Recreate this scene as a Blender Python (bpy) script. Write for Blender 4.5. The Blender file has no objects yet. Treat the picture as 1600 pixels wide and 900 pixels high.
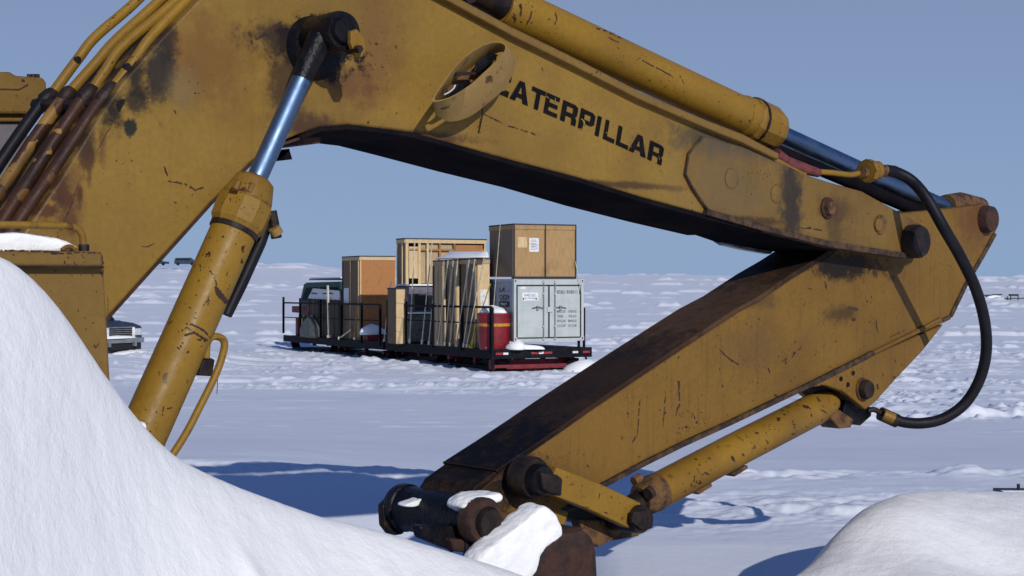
import bpy, bmesh, math, random
import numpy as np
from mathutils import Vector, Matrix
random.seed(4)
SC = bpy.context.scene
COL = SC.collection

# ------------------------------------------------------------------ camera
F, HY, EYE = 2200.0, 440.0, 3.0        # focal length in px of a 1600 px wide picture, horizon row, eye height
cd = bpy.data.cameras.new("camera"); cam = bpy.data.objects.new("camera", cd); COL.objects.link(cam)
cam.location = (0, 0, EYE); cam.rotation_euler = (math.radians(90), 0, 0)
cd.sensor_width = 36; cd.lens = F/1600*36; cd.shift_y = -(450-HY)/1600
cd.clip_start = 0.1; cd.clip_end = 5000
SC.camera = cam
SC.render.resolution_x = 1024; SC.render.resolution_y = 576
# ------------------------------------------------------------------ light
SUN_AZ, SUN_EL = math.radians(24), math.radians(25)      # azimuth right of straight behind the camera
S = Vector((math.sin(SUN_AZ)*math.cos(SUN_EL), -math.cos(SUN_AZ)*math.cos(SUN_EL), math.sin(SUN_EL)))
sl = bpy.data.lights.new("sun", 'SUN'); sl.energy = 3.1; sl.angle = math.radians(0.5); sl.color = (1, .965, .92)
sun = bpy.data.objects.new("sun", sl); COL.objects.link(sun)
sun.rotation_euler = S.to_track_quat('Z', 'Y').to_euler()
W = bpy.data.worlds.new("World"); SC.world = W; W.use_nodes = True
nt = W.node_tree; bg = nt.nodes['Background']
sky = nt.nodes.new('ShaderNodeTexSky'); sky.sky_type = 'NISHITA'; sky.sun_disc = False
sky.sun_elevation = SUN_EL; sky.sun_rotation = math.atan2(S.x, S.y)
sky.altitude = 0; sky.air_density = 1.0; sky.dust_density = 0.6; sky.ozone_density = 2.0
tint = nt.nodes.new('ShaderNodeMix'); tint.data_type = 'RGBA'; tint.blend_type = 'MULTIPLY'
tint.inputs[0].default_value = 1; tint.inputs[7].default_value = (.95, .86, 1.0, 1)
nt.links.new(sky.outputs[0], tint.inputs[6])
# clear arctic sky: pale blue low down, deep blue towards the zenith, laid over the Nishita sky
geo = nt.nodes.new('ShaderNodeTexCoord'); sep = nt.nodes.new('ShaderNodeSeparateXYZ'); nt.links.new(geo.outputs['Generated'], sep.inputs[0])
rmp = nt.nodes.new('ShaderNodeValToRGB'); nt.links.new(sep.outputs[2], rmp.inputs[0]); cr = rmp.color_ramp
cr.elements[0].position = 0; cr.elements[1].position = 1
for k_, (p_, c_) in enumerate(((0.0, (4.2, 6.5, 10.2)), (.10, (3.9, 5.7, 9.2)), (.20, (3.7, 5.05, 8.2)), (.34, (1.6, 3.0, 6.9)), (.55, (.65, 1.5, 4.5)), (1.0, (.32, 1.0, 3.4)))):
    e_ = cr.elements[0] if p_ == 0 else (cr.elements[-1] if p_ == 1.0 else cr.elements.new(p_)); e_.color = (c_[0]/12, c_[1]/12, c_[2]/12, 1)
gain = nt.nodes.new('ShaderNodeMix'); gain.data_type = 'RGBA'; gain.blend_type = 'MULTIPLY'; gain.inputs[0].default_value = 1; gain.inputs[7].default_value = (12, 12, 12, 1)
nt.links.new(rmp.outputs[0], gain.inputs[6])
mx = nt.nodes.new('ShaderNodeMix'); mx.data_type = 'RGBA'; mx.inputs[0].default_value = .88
nt.links.new(tint.outputs[2], mx.inputs[6]); nt.links.new(gain.outputs[2], mx.inputs[7]); nt.links.new(mx.outputs[2], bg.inputs[0])
bg.inputs[1].default_value = 0.06
SC.view_settings.view_transform = 'Standard'; SC.view_settings.look = 'None'
SC.view_settings.exposure = 0.0; SC.view_settings.gamma = 1.0

# ------------------------------------------------------------------ materials
def lk(t, a, b): t.links.new(a, b)
class MatB:
    def __init__(s, name, rough=.55, metal=0, spec=.22):
        s.m = bpy.data.materials.new(name); s.m.use_nodes = True; s.t = s.m.node_tree
        s.b = s.t.nodes['Principled BSDF']; s.b.inputs['Roughness'].default_value = rough
        s.b.inputs['Metallic'].default_value = metal
        s.b.inputs['Specular IOR Level'].default_value = spec
        s.tc = s.t.nodes.new('ShaderNodeTexCoord'); s.P = s.tc.outputs['Object']
    def n(s, typ, **kw):
        x = s.t.nodes.new(typ)
        for k, v in kw.items(): setattr(x, k, v)
        return x
    def mapping(s, scale, loc=(0, 0, 0), vec=None):
        x = s.n('ShaderNodeMapping'); lk(s.t, vec or s.P, x.inputs[0]); x.inputs[3].default_value = scale; x.inputs[1].default_value = loc
        return x.outputs[0]
    def noise(s, scale, detail=4, vec=None, rough=.55, dist=0):
        x = s.n('ShaderNodeTexNoise'); lk(s.t, vec or s.P, x.inputs['Vector'])
        x.inputs['Scale'].default_value = scale; x.inputs['Detail'].default_value = detail
        x.inputs['Roughness'].default_value = rough; x.inputs['Distortion'].default_value = dist
        return x.outputs[0]
    def mr(s, v, a, b, c=0, d=1):
        x = s.n('ShaderNodeMapRange'); x.interpolation_type = 'SMOOTHSTEP'; lk(s.t, v, x.inputs[0])
        for i, q in enumerate((a, b, c, d)): x.inputs[i+1].default_value = q
        return x.outputs[0]
    def math(s, op, a, b=None):
        x = s.n('ShaderNodeMath', operation=op)
        for i, q in enumerate((a, b)):
            if q is None: continue
            if isinstance(q, (int, float)): x.inputs[i].default_value = q
            else: lk(s.t, q, x.inputs[i])
        return x.outputs[0]
    def mix(s, fac, a, b, blend='MIX'):
        x = s.n('ShaderNodeMix', data_type='RGBA', blend_type=blend)
        for i, q in ((0, fac), (6, a), (7, b)):
            if isinstance(q, (int, float)): x.inputs[i].default_value = q
            elif isinstance(q, tuple): x.inputs[i].default_value = (*q[:3], 1)
            else: lk(s.t, q, x.inputs[i])
        return x.outputs[2]
    def color(s, c):
        if isinstance(c, tuple): s.b.inputs[0].default_value = (*c, 1)
        else: lk(s.t, c, s.b.inputs[0])
    def bump(s, h, strength=.3, dist=.01):
        x = s.n('ShaderNodeBump'); x.inputs['Strength'].default_value = strength; x.inputs['Distance'].default_value = dist
        lk(s.t, h, x.inputs['Height']); lk(s.t, x.outputs[0], s.b.inputs['Normal'])

RUST = (.045, .016, .008); DARK = (.012, .010, .010)
def paint(name, base, alt, stains_shade=(), chips=.69, chipscale=26, streak=.35, rough=.5, rustmix=.25, edge=.014, chipcol=RUST):
    m = MatB(name, rough=rough)
    big = m.noise(1.7, 5, rough=.6)
    c = m.mix(m.mr(big, .38, .68), base, alt)
    fine = m.noise(45, 4); c = m.mix(m.mr(fine, .3, .75, 0, .28), c, tuple(q*.55 for q in base))
    r = m.noise(3.1, 6, rough=.7, vec=m.mapping((1, 1, 1), (3, 7, 1)))
    c = m.mix(m.mr(r, .55, .78, 0, rustmix), c, (.17, .065, .018))
    st = m.noise(1, 4, vec=m.mapping((42, 42, 1.8)), rough=.7)
    c = m.mix(m.mr(st, .52, .78, 0, streak), c, (.11, .055, .018))
    wob = m.math('ADD', m.math('MULTIPLY', m.noise(5, 8, rough=.8), .65), m.math('MULTIPLY', m.noise(19, 5, rough=.75), .35))
    for (cx, cy, cz, rx, rz, colr, stren, soft) in stains_shade:
        v = m.n('ShaderNodeVectorMath', operation='SUBTRACT'); lk(m.t, m.P, v.inputs[0]); v.inputs[1].default_value = (cx, cy, cz)
        v2 = m.n('ShaderNodeVectorMath', operation='MULTIPLY'); lk(m.t, v.outputs[0], v2.inputs[0]); v2.inputs[1].default_value = (1/rx, 0, 1/rz)
        ln = m.n('ShaderNodeVectorMath', operation='LENGTH'); lk(m.t, v2.outputs[0], ln.inputs[0])
        d = m.math('ADD', ln.outputs[1], m.math('MULTIPLY', m.math('SUBTRACT', wob, .5), 4.6))
        c = m.mix(m.mr(d, 1-soft, 1+soft*.6, stren, 0), c, colr)
    ch = m.noise(chipscale, 3, rough=.5, vec=m.mapping((1, 1, 1), (5, 2, 9)))
    chm = m.mr(ch, chips, chips+.025)
    reg = m.mr(m.noise(2.3, 3, vec=m.mapping((1, 1, 1), (1, 4, 2))), .42, .6)
    chm = m.math('MULTIPLY', chm, reg)
    c = m.mix(chm, c, chipcol)
    sp_ = m.noise(chipscale*3.2, 2, rough=.4, vec=m.mapping((1, 1, 1), (2, 5, 3)))
    reg2 = m.mr(m.noise(3.7, 3, vec=m.mapping((1, 1, 1), (6, 1, 2))), .47, .62)
    spm = m.math('MULTIPLY', m.mr(sp_, .665, .70), reg2)
    c = m.mix(spm, c, RUST)
    if edge:
        bv = m.n('ShaderNodeBevel', samples=4); bv.inputs['Radius'].default_value = edge
        ge = m.n('ShaderNodeNewGeometry'); dt = m.n('ShaderNodeVectorMath', operation='DOT_PRODUCT')
        lk(m.t, bv.outputs[0], dt.inputs[0]); lk(m.t, ge.outputs['Normal'], dt.inputs[1])
        ew = m.mr(m.math('ADD', m.math('SUBTRACT', 1.0, dt.outputs['Value']), m.math('MULTIPLY', m.math('SUBTRACT', m.noise(22, 4, rough=.7), .5), .35)), .05, .14, 0, .9)
        c = m.mix(ew, c, (.05, .02, .01))
    m.color(c)
    lk(m.t, m.mr(wob, .3, .7, rough-.1, rough+.2), m.b.inputs['Roughness'])
    m.bump(m.math('SUBTRACT', m.noise(60, 4), m.math('MULTIPLY', chm, .6)), .25, .004)
    return m.m
def simple(name, c, c2=None, rough=.6, metal=0, scale=8, bump=.15, spec=.4, lo=.4, hi=.65):
    m = MatB(name, rough=rough, metal=metal, spec=spec)
    c2 = c2 or tuple(q*.7 for q in c)
    nz = m.noise(scale, 6, rough=.65)
    m.color(m.mix(m.mr(nz, lo, hi), c, c2))
    if bump: m.bump(m.noise(scale*6, 4), bump, .01)
    return m.m

# ------------------------------------------------------------------ mesh helpers
def tag(o, label=None, cat=None, group=None, kind=None):
    if label: o['label'] = label
    if cat: o['category'] = cat
    if group: o['group'] = group
    if kind: o['kind'] = kind
    return o
def empty(name, loc, rz=0, **kw):
    o = bpy.data.objects.new(name, None); COL.objects.link(o); o.location = loc; o.rotation_euler = (0, 0, rz)
    o.empty_display_size = .2
    return tag(o, **kw)
def link(name, me, mat, parent=None, smooth=False, bevel=0, seg=2):
    o = bpy.data.objects.new(name, me); COL.objects.link(o)
    if mat: me.materials.append(mat)
    if parent: o.parent = parent
    if smooth:
        for p in me.polygons: p.use_smooth = True
    if bevel:
        b = o.modifiers.new('bevel', 'BEVEL'); b.width = bevel; b.segments = seg; b.limit_method = 'ANGLE'; b.angle_limit = math.radians(35)
    return o
def auto_smooth(me, ang=40):
    for p in me.polygons: p.use_smooth = True
    try: me.set_sharp_from_angle(angle=math.radians(ang))
    except Exception: pass
def mesh(vs, fs):
    me = bpy.data.meshes.new('mesh'); me.from_pydata([tuple(v) for v in vs], [], fs); me.update()
    return me
class MB:
    def __init__(s): s.v = []; s.f = []
    def add(s, vs, fs):
        k = len(s.v); s.v += [tuple(v) for v in vs]; s.f += [tuple(i+k for i in f) for f in fs]; return s
    def box(s, a, b):
        (x0, y0, z0), (x1, y1, z1) = a, b
        return s.add([(x0,y0,z0),(x1,y0,z0),(x1,y1,z0),(x0,y1,z0),(x0,y0,z1),(x1,y0,z1),(x1,y1,z1),(x0,y1,z1)],
                     [(0,3,2,1),(4,5,6,7),(0,1,5,4),(1,2,6,5),(2,3,7,6),(3,0,4,7)])
    def ring_solid(s, pts, rads, n=16, cap=True, flat=False):
        pts = [Vector(p) for p in pts]; rings = []
        up = None
        for i, p in enumerate(pts):
            a = pts[max(0, i-1)]; b = pts[min(len(pts)-1, i+1)]
            d = (b-a)
            if d.length < 1e-9: d = pts[-1]-pts[0]
            d.normalize()
            if up is None: up = Vector((0, 0, 1)) if abs(d.z) < .9 else Vector((1, 0, 0))
            x = d.cross(up).normalized(); y = x.cross(d).normalized(); up = y
            rings.append([p + (x*math.cos(t)+y*math.sin(t))*rads[i] for t in [2*math.pi*k/n + (math.pi/n if flat else 0) for k in range(n)]])
        vs = [v for r in rings for v in r]; fs = []
        for i in range(len(rings)-1):
            for k in range(n):
                k2 = (k+1) % n; fs.append((i*n+k, i*n+k2, (i+1)*n+k2, (i+1)*n+k))
        if cap: fs.append(tuple(range(n))[::-1]); fs.append(tuple(range((len(rings)-1)*n, len(rings)*n)))
        return s.add(vs, fs)
    def tube(s, pts, r, n=12): return s.ring_solid(pts, [r]*len(pts), n)
    def build(s, name, mat, parent=None, smooth=False, bevel=0, ang=40):
        me = mesh(s.v, s.f)
        bm = bmesh.new(); bm.from_mesh(me); bmesh.ops.recalc_face_normals(bm, faces=bm.faces); bm.to_mesh(me); bm.free()
        if smooth: auto_smooth(me, ang)
        return link(name, me, mat, parent, False, bevel)
def spline(pts, sub=6):
    pts = [Vector(p) for p in pts]; out = []
    P = [pts[0]*2-pts[1]] + pts + [pts[-1]*2-pts[-2]]
    for i in range(1, len(P)-2):
        for k in range(sub):
            t = k/sub; a, b, c, d = P[i-1], P[i], P[i+1], P[i+2]
            out.append(.5*((2*b)+(c-a)*t+(2*a-5*b+4*c-d)*t*t+(3*b-a-3*c+d)*t**3))
    out.append(pts[-1]); return out

# ------------------------------------------------------------------ numeric noise for the snow
def _h(ix, iy, seed):
    v = (ix.astype(np.int64)*374761393 + iy.astype(np.int64)*668265263 + seed*1442695041) & 0x7fffffff
    v = ((v ^ (v >> 13))*1274126177) & 0x7fffffff
    v = (v ^ (v >> 16)) & 0xffff
    return v/65535.0
def vn(x, y, seed=0):
    ix = np.floor(x); iy = np.floor(y); fx = x-ix; fy = y-iy
    fx = fx*fx*fx*(fx*(fx*6-15)+10); fy = fy*fy*fy*(fy*(fy*6-15)+10)
    a = _h(ix, iy, seed); b = _h(ix+1, iy, seed); c = _h(ix, iy+1, seed); d = _h(ix+1, iy+1, seed)
    return (a*(1-fx)+b*fx)*(1-fy)+(c*(1-fx)+d*fx)*fy
def fbm(x, y, o=4, seed=0, g=.5):
    t = 0; a = 1; n = 0
    for i in range(o):
        t = t + a*(vn(x, y, seed+i*17)-.5); n += a; a *= g
        x, y = (x*.8-y*.6)*2.03+5.1, (x*.6+y*.8)*2.03+1.7
    return t/n*2
def sst(x, a, b):
    t = np.clip((x-a)/(b-a), 0, 1); return t*t*(3-2*t)

CREST_D = 330.0
crest_px = [-3000, 0, 230, 290, 340, 400, 470, 530, 700, 900, 1100, 1250, 1600, 4000]
crest_py = [424, 419, 418.5, 420, 418, 413.5, 414, 419, 426, 430, 430, 432, 433, 434]
prof_y = [-400, 4, 8, 11, 13, 16, 24, 34, 40, 46, 60, 72, 110]
prof_z = [1.2, 1.35, 1.50, 1.47, 1.34, 1.10, .66, .28, .10, 0, -.22, -.42, -.3]
def ground(X, Y):
    X = np.asarray(X, float); Y = np.asarray(Y, float)
    z = np.interp(Y, prof_y, prof_z)
    px = 800 + F*X/np.maximum(Y, 20)
    zc = EYE + (HY-np.interp(px, crest_px, crest_py))*CREST_D/F
    s = np.clip((Y-80)/(CREST_D-80), 0, 1)
    z = np.where(Y > 80, -.38 + (zc+.38)*s**1.25, z)
    z = np.where(Y > CREST_D, zc-(Y-CREST_D)*.012, z)
    z = z + .13*sst(-X/np.maximum(Y, 1), .03, .20)*sst(Y, 5, 9)*(1-sst(Y, 12, 20))       # low rise behind the machine
    z = z - .38*(1-sst(Y+.2*X, 8.2, 10.6))*sst(-X, -.6, .3)      # hollow in front of it
    z = z + .5*sst(-X, 9.5, 13)*np.exp(-((Y-50)/9)**2)
    return z
def rough_ground(X, Y):
    z = ground(X, Y)
    q = fbm(X*.11, Y*.35, 3, 3)
    z = z + .05*fbm(X*.2, Y*.2, 3, 11)*sst(Y, 8, 20)
    edge = 37.5 - 17*sst(X/np.maximum(Y, 1), .16, .25)
    churn = sst(Y+q*5, edge-2, edge+1.5)
    A = .008 + .09*churn*(1-.72*sst(Y, 58, 70))+.05*sst(Y, 140, 260)
    A = A*(.35+1.1*sst(q, -.25, .45))
    r = 1-np.abs(fbm(X*.55, Y*1.5, 3, 21))*2.2
    z = z + A*(.9*fbm(X*.8, Y*1.9, 4, 31, .6) + .45*np.clip(r, 0, 1)*sst(fbm(X*.1, Y*.8, 2, 41), -.05, .3))
    # drag tracks left by sleds and tractors: long, low, crosswise furrows
    if X.ndim == 2:
        rl = random.Random(12); c0, c1 = 50, X.shape[1]-50
        cl = (Y[:, 0] > 16) & (Y[:, 0] < 75); r0, r1 = np.where(cl)[0][[0, -1]]
        x_, y_ = X[r0:r1, c0:c1], Y[r0:r1, c0:c1]
        patch = sst(fbm(x_*.16, y_*.42, 3, 51, .6), -.12, .22)*churn[r0:r1, c0:c1]*(1-sst(y_, 62, 74))
        cl_ = np.clip(vn(x_*(1.6+2.4*sst(-x_/y_, -.12, .0)), y_*2.6, 61)-.52, 0, 1)*.17+np.clip(vn(x_*6.5, y_*4.6, 62)-.6, 0, 1)*.24
        z[r0:r1, c0:c1] += patch*cl_
        for sd in range(64):
            yy = 22*(1.0445**sd)*rl.uniform(.985, 1.015); sl = rl.uniform(-.03, .04); w = max(.12, .0034*yy); a = (.035+.0013*yy)*rl.uniform(.5, 1.3)
            rr = np.abs(Y[:, 0]-yy) < 4*w+2.2+.02*yy
            if not rr.any(): continue
            r0, r1 = np.where(rr)[0][[0, -1]]; x_, y_ = X[r0:r1, c0:c1], Y[r0:r1, c0:c1]
            xr = x_[0]*0+x_.mean(0); o1 = np.zeros_like(xr)
            wave = 1.5*fbm(xr*.03, o1+sd, 2, 60+sd)+.25*fbm(xr*.5, o1+sd, 2, 70+sd)
            m = sst(fbm(xr*.07/(w/.12)**.6, o1+sd*3.3, 3, 80+sd, .6), -.02, .16)
            dash = .15+1.5*sst(fbm(xr*(.16/w), o1+sd, 3, 90+sd, .9), -.2, .4)
            d = y_-(yy+(sl*xr+wave)[None])
            z[r0:r1, c0:c1] += (a*m*dash)[None]*np.exp(-(d/w)**2)*(.25+.75*churn[r0:r1, c0:c1])
    # lumpy edge of drifted snow where the boom's shade ends
    e = np.exp(-((Y-10.9-.15*X+.3*fbm(X*.8, X*0, 2, 5))/.32)**2)
    z = z + .085*e*(fbm(X*2.2, Y*3.5, 4, 8, .6)+.2)
    e = np.exp(-((Y-9.4)/.8)**2)*sst(X, .6, 1.2)
    z = z + .055*e*(fbm(X*3.2, Y*5.2, 4, 18, .6)+.15)
    return z
def grid_obj(name, X, Y, Z, mat, kind='structure', smooth=True):
    r, c = X.shape
    me = bpy.data.meshes.new(name); me.vertices.add(r*c)
    me.vertices.foreach_set('co', np.stack([X, Y, Z], -1).astype(np.float32).ravel())
    i = np.arange(r*c).reshape(r, c)
    q = np.stack([i[:-1, :-1], i[:-1, 1:], i[1:, 1:], i[1:, :-1]], -1).reshape(-1, 4)
    me.loops.add(q.size); me.loops.foreach_set('vertex_index', q.ravel().astype(np.int32))
    me.polygons.add(len(q)); me.polygons.foreach_set('loop_start', (np.arange(len(q))*4).astype(np.int32))
    me.polygons.foreach_set('loop_total', np.full(len(q), 4, np.int32))
    me.polygons.foreach_set('use_smooth', np.full(len(q), smooth, bool))
    me.update(); me.validate()
    o = bpy.data.objects.new(name, me); COL.objects.link(o); me.materials.append(mat)
    if kind: o['kind'] = kind
    return o
def snowmat(name, fine=18, bs=.35, col=(.80, .83, .88), aniso=(1, 1, 1)):
    m = MatB(name, rough=.7, spec=.25)
    n = m.noise(1.3, 3)
    m.color(m.mix(m.mr(n, .35, .7), col, tuple(q*.955 for q in col)))
    v = m.mapping(aniso)
    h = m.math('ADD', m.noise(fine, 5, rough=.7, vec=v), m.math('MULTIPLY', m.noise(fine*.22, 3, vec=v), 1.5))
    m.bump(h, bs, .03)
    return m.m
SNOW_PLAIN = snowmat('wind packed snow', 7, .16, (.79, .82, .88), (1, 1, 1))
SNOW_NEAR = snowmat('fresh drift snow', 12, .30, (.88, .88, .875), (1.0, .9, 1))

ys = np.concatenate([np.linspace(-120, 4, 20), 4*np.exp(np.linspace(0.01, math.log(345/4), 1350)), np.array([360, 400, 500, 700, 1000, 1500])])
cs = np.concatenate([-np.geomspace(9, .45, 50), np.linspace(-.44, .44, 560), np.geomspace(.45, 9, 50)])
XX = cs[None, :]*np.maximum(ys, 5)[:, None]; YY = np.repeat(ys[:, None], len(cs), 1)
grid_obj('snow_ground', XX, YY, rough_ground(XX, YY), SNOW_PLAIN)

def bank(name, crest, x0, x1, y0, y1, step, front, back, rnd, extra):
    px, py, d = [np.array(q, float) for q in zip(*crest)]
    cx = (px-800)/F*d; cz = EYE-(py-HY)/F*d
    xs = np.arange(x0, x1, step); yy = np.arange(y0, y1, step)
    X, Y = np.meshgrid(xs, yy)
    def sm(v):
        k = 9; b = np.pad(np.interp(xs, cx, v), k, 'edge'); w = np.hanning(2*k+1); w /= w.sum(); return np.convolve(b, w, 'valid')
    ZC = sm(cz)[None, :]; YC = sm(d)[None, :]
    t = YC-Y
    f = np.sqrt(t*t+rnd*rnd)-rnd
    Z = ZC - np.where(t > 0, front(t)*f, back*f)
    Z = Z + extra(X, Y, t)
    Z = np.maximum(Z, ground(X, Y)-.15+0*Z)
    return grid_obj(name, X, Y, Z, SNOW_NEAR)
lcrest = [(-700, 372, 3.0), (-300, 378, 3.05), (0, 392, 3.2), (38, 399, 3.25), (70, 428, 3.3), (100, 490, 3.37), (130, 550, 3.45), (165, 622, 3.55), (210, 672, 3.68),
          (260, 716, 3.82), (330, 748, 4.02), (420, 780, 4.25), (500, 810, 4.45), (590, 829, 4.65), (680, 857, 4.78), (735, 873, 4.85), (808, 897, 4.93), (880, 925, 5.0), (1100, 985, 5.1), (1600, 1040, 5.2)]
def lx(X, Y, t):
    z = .045*fbm(X*1.5-Y*.6, Y*1.3, 4, 101)*np.clip(np.abs(t)*1.5, 0, 1) + .018*fbm(X*3.5+Y*4, Y*1.8-X, 4, 106)*np.clip(np.abs(t)*3, 0, 1) + .006*fbm(X*9+Y*4, Y*5, 4, 111, .6)*np.clip(.3+np.abs(t)*3, 0, 1)
    # a small slumped ridge on the slope
    u = (X+.66)*.93+(Y-3.86)*-.25; v = (Y-3.86)*.93+(X+.66)*.25
    z = z + .035*np.exp(-(v/.05)**2)*sst(u, -.14, -.05)*(1-sst(u, .3, .7))
    return z
bank('snow_bank', lcrest, -4.2, 3.0, -2.0, 6.2, .016, lambda t: .46+.10*np.clip(t/2, 0, 1), .8, .10, lx)
rcrest = [(700, 1060, 5.2), (900, 1000, 5.3), (1100, 950, 5.5), (1200, 925, 5.7), (1262, 896, 5.9), (1300, 852, 6.15), (1340, 816, 6.4), (1375, 789, 6.6), (1410, 772, 6.8), (1480, 766, 7.1), (1530, 768, 7.2),
          (1600, 770, 7.3), (1750, 772, 7.4), (2000, 780, 7.5), (2600, 800, 7.6)]
def rx(X, Y, t):
    z = .022*fbm(X*1.1+3, Y*1.4, 3, 201)*np.clip(t*1.5, 0, 1) + .006*fbm(X*8, Y*7, 4, 211, .6)
    z = z - .07*np.exp(-((X-2.05)/.40)**2-((Y-6.1)/.28)**2) + .04*np.exp(-((X-1.72)/.30)**2-((Y-6.35)/.28)**2)
    return z
bank('snow_bank', rcrest, -.3, 7.5, 2.5, 9.5, .018, lambda t: .17+.10*np.clip(t/2, 0, 1), .65, .14, rx)

# ================================================================== EXCAVATOR
PHI = math.radians(48); Z0 = 5.4; ZB = 1.45
U = Vector((math.sin(PHI), math.cos(PHI), 0)); N = Vector((math.cos(PHI), -math.sin(PHI), 0))
P0 = Vector((0, Z0, 0)); PN = P0.dot(N)
EX = empty('hydraulic_excavator', (0, Z0, ZB), math.pi/2-PHI,
           label='rusty yellow excavator with its lettered boom and folded stick reaching across the snow', cat='excavator')
def L(px, py, w=0.0):
    """point of the boom's side plane (w metres towards the viewer's side) seen at this spot, in the machine's own frame"""
    d = Vector(((px-800)/F, 1, (HY-py)/F)); d2 = Vector((d.x, d.y, 0))
    t = (w+PN)/d2.dot(N); p = d*t
    q = Vector((p.x, p.y, 0))-P0
    return Vector((q.dot(U), -w, EYE+p.z-ZB))
def R_(px, w, rpx):
    a = L(px, HY, w); q = P0 + U*a.x - N*a.y
    return rpx*q.y/F
def stain(px, py, rx, rz, col, stren=.8, soft=.5):
    a = L(px, py); b = L(px+rx, py); c = L(px, py+rz)
    return (a.x, 0, a.z, abs(b.x-a.x), abs(c.z-a.z), col, stren, soft)
def prism(name, pts, w0, w1, mat, parent, bevel=.006, **kw):
    near = [L(x, y, w0) for x, y in pts]; far = [Vector((p.x, -w1, p.z)) for p in near]
    n = len(pts); vs = near+far
    fs = [tuple(range(n)), tuple(range(2*n-1, n-1, -1))] + [(i, i+n, (i+1) % n+n, (i+1) % n) for i in range(n)]
    me = mesh(vs, fs); bm = bmesh.new(); bm.from_mesh(me)
    bmesh.ops.recalc_face_normals(bm, faces=bm.faces)
    bm.to_mesh(me); bm.free()
    return tag(link(name, me, mat, parent, False, bevel), **kw)
def ncyl(name, px, py, w0, w1, r, mat, parent, n=32, prof=None, smooth=True, **kw):
    """a round piece whose axis is square to the boom's side; w1 is the end nearer the viewer"""
    c = L(px, py, w1); pts = []; rad = []
    prof = prof or [(0, 1), (1, 1)]
    for t, q in prof: pts.append((c.x, -(w0+(w1-w0)*t), c.z)); rad.append(r*q)
    return tag(MB().ring_solid(pts, rad, n).build(name, mat, parent, smooth), **kw)
def bar(name, pts, r, mat, parent, n=14, sm=True, **kw):
    """pts: (px,py,w); r constant or list in metres"""
    P = [L(*p) for p in pts]
    rr = r if isinstance(r, list) else [r]*len(P)
    return tag(MB().ring_solid(P, rr, n).build(name, mat, parent, sm), **kw)
def hose(name, pts, r, mat, parent, n=12, sub=8, **kw):
    return tag(MB().tube(spline([L(*p) for p in pts], sub), r, n).build(name, mat, parent, True, ang=80), **kw)
def band(pts, half):
    """outline round a pixel polyline"""
    up, dn = [], []
    for i, (x, y) in enumerate(pts):
        a = pts[max(i-1, 0)]; b = pts[min(i+1, len(pts)-1)]
        dx, dy = b[0]-a[0], b[1]-a[1]; l = math.hypot(dx, dy) or 1
        up.append((x+dy/l*half, y-dx/l*half)); dn.append((x-dy/l*half, y+dx/l*half))
    return up+dn[::-1]

YEL = (.250, .148, .027); YEL2 = (.180, .104, .022)
GREY = (.045, .038, .03)
boom_stain_shade = [stain(262, 60, 16, 50, (.010, .008, .008), .92, .6), stain(212, 115, 18, 45, (.010, .008, .008), .92, .6), stain(172, 165, 20, 40, (.008, .006, .006), .95, .6), stain(135, 225, 16, 50, (.03, .012, .008), .9, .6), stain(95, 290, 16, 50, (.03, .012, .008), .9, .6), stain(160, 225, 7, 30, (.08, .035, .015), .7, .7), stain(140, 268, 6, 30, (.07, .03, .014), .8, .6), stain(100, 310, 24, 12, (.05, .016, .010), .9, .5), stain(70, 328, 24, 10, (.06, .02, .010), .85, .5), stain(124, 305, 7, 22, (.05, .016, .010), .9, .5), stain(55, 290, 30, 50, (.10, .035, .012), .6, .8), stain(112, 345, 8, 24, (.06, .02, .012), .7, .7), stain(330, 95, 70, 75, (.12, .045, .016), .55, .9), stain(250, 110, 26, 60, (.02, .016, .014), .93, .5), stain(212, 160, 22, 20, DARK, .8, .5),  # black edge marks: shade of the gap behind the lines, with rust, painted in
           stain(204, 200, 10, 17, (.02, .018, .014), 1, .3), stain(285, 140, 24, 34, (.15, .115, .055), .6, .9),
           stain(590, 70, 40, 120, (.13, .06, .025), .55, .9), stain(545, 130, 40, 40, (.10, .04, .02), .7, .8),
           stain(440, 60, 60, 26, (.02, .014, .012), .9, .7), stain(505, 72, 62, 48, (.004, .004, .006), 1, .28),  # blackest mark paints the shaded recess at the rod end, grease included
           stain(450, 130, 28, 70, (.03, .018, .012), .8, .7), stain(480, 195, 60, 22, (.045, .022, .016), .85, .7),
           stain(660, 212, 90, 9, (.05, .022, .016), .8, .7), stain(960, 288, 120, 6, (.04, .02, .012), .8, .7),
           stain(110, 300, 26, 80, (.09, .038, .015), .6, .8), stain(1110, 215, 60, 26, GREY, .85, .7),
           stain(1140, 290, 90, 70, (.15, .10, .045), .45, .8)]
M_boom = paint('boom yellow paint', YEL, YEL2, boom_stain_shade, chips=.70, chipscale=30, streak=.22)
tip_st = [stain(1232, 320, 18, 95, (.02, .018, .018), .9, .6), stain(1150, 225, 70, 26, (.05, .045, .045), .8, .7), stain(1130, 290, 70, 75, (.13, .09, .04), .6, .9),
          stain(1300, 325, 28, 22, (.06, .03, .014), .7, .7), stain(1300, 355, 12, 40, (.05, .03, .014), .6, .8), stain(1425, 377, 18, 30, (.13, .04, .02), .8, .6),
          stain(1170, 345, 70, 7, (.05, .022, .012), .8, .6)]
M_tip = paint('boom tip paint', (.185, .108, .027), (.125, .075, .022), tip_st, chips=.71, streak=.35)
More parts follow.
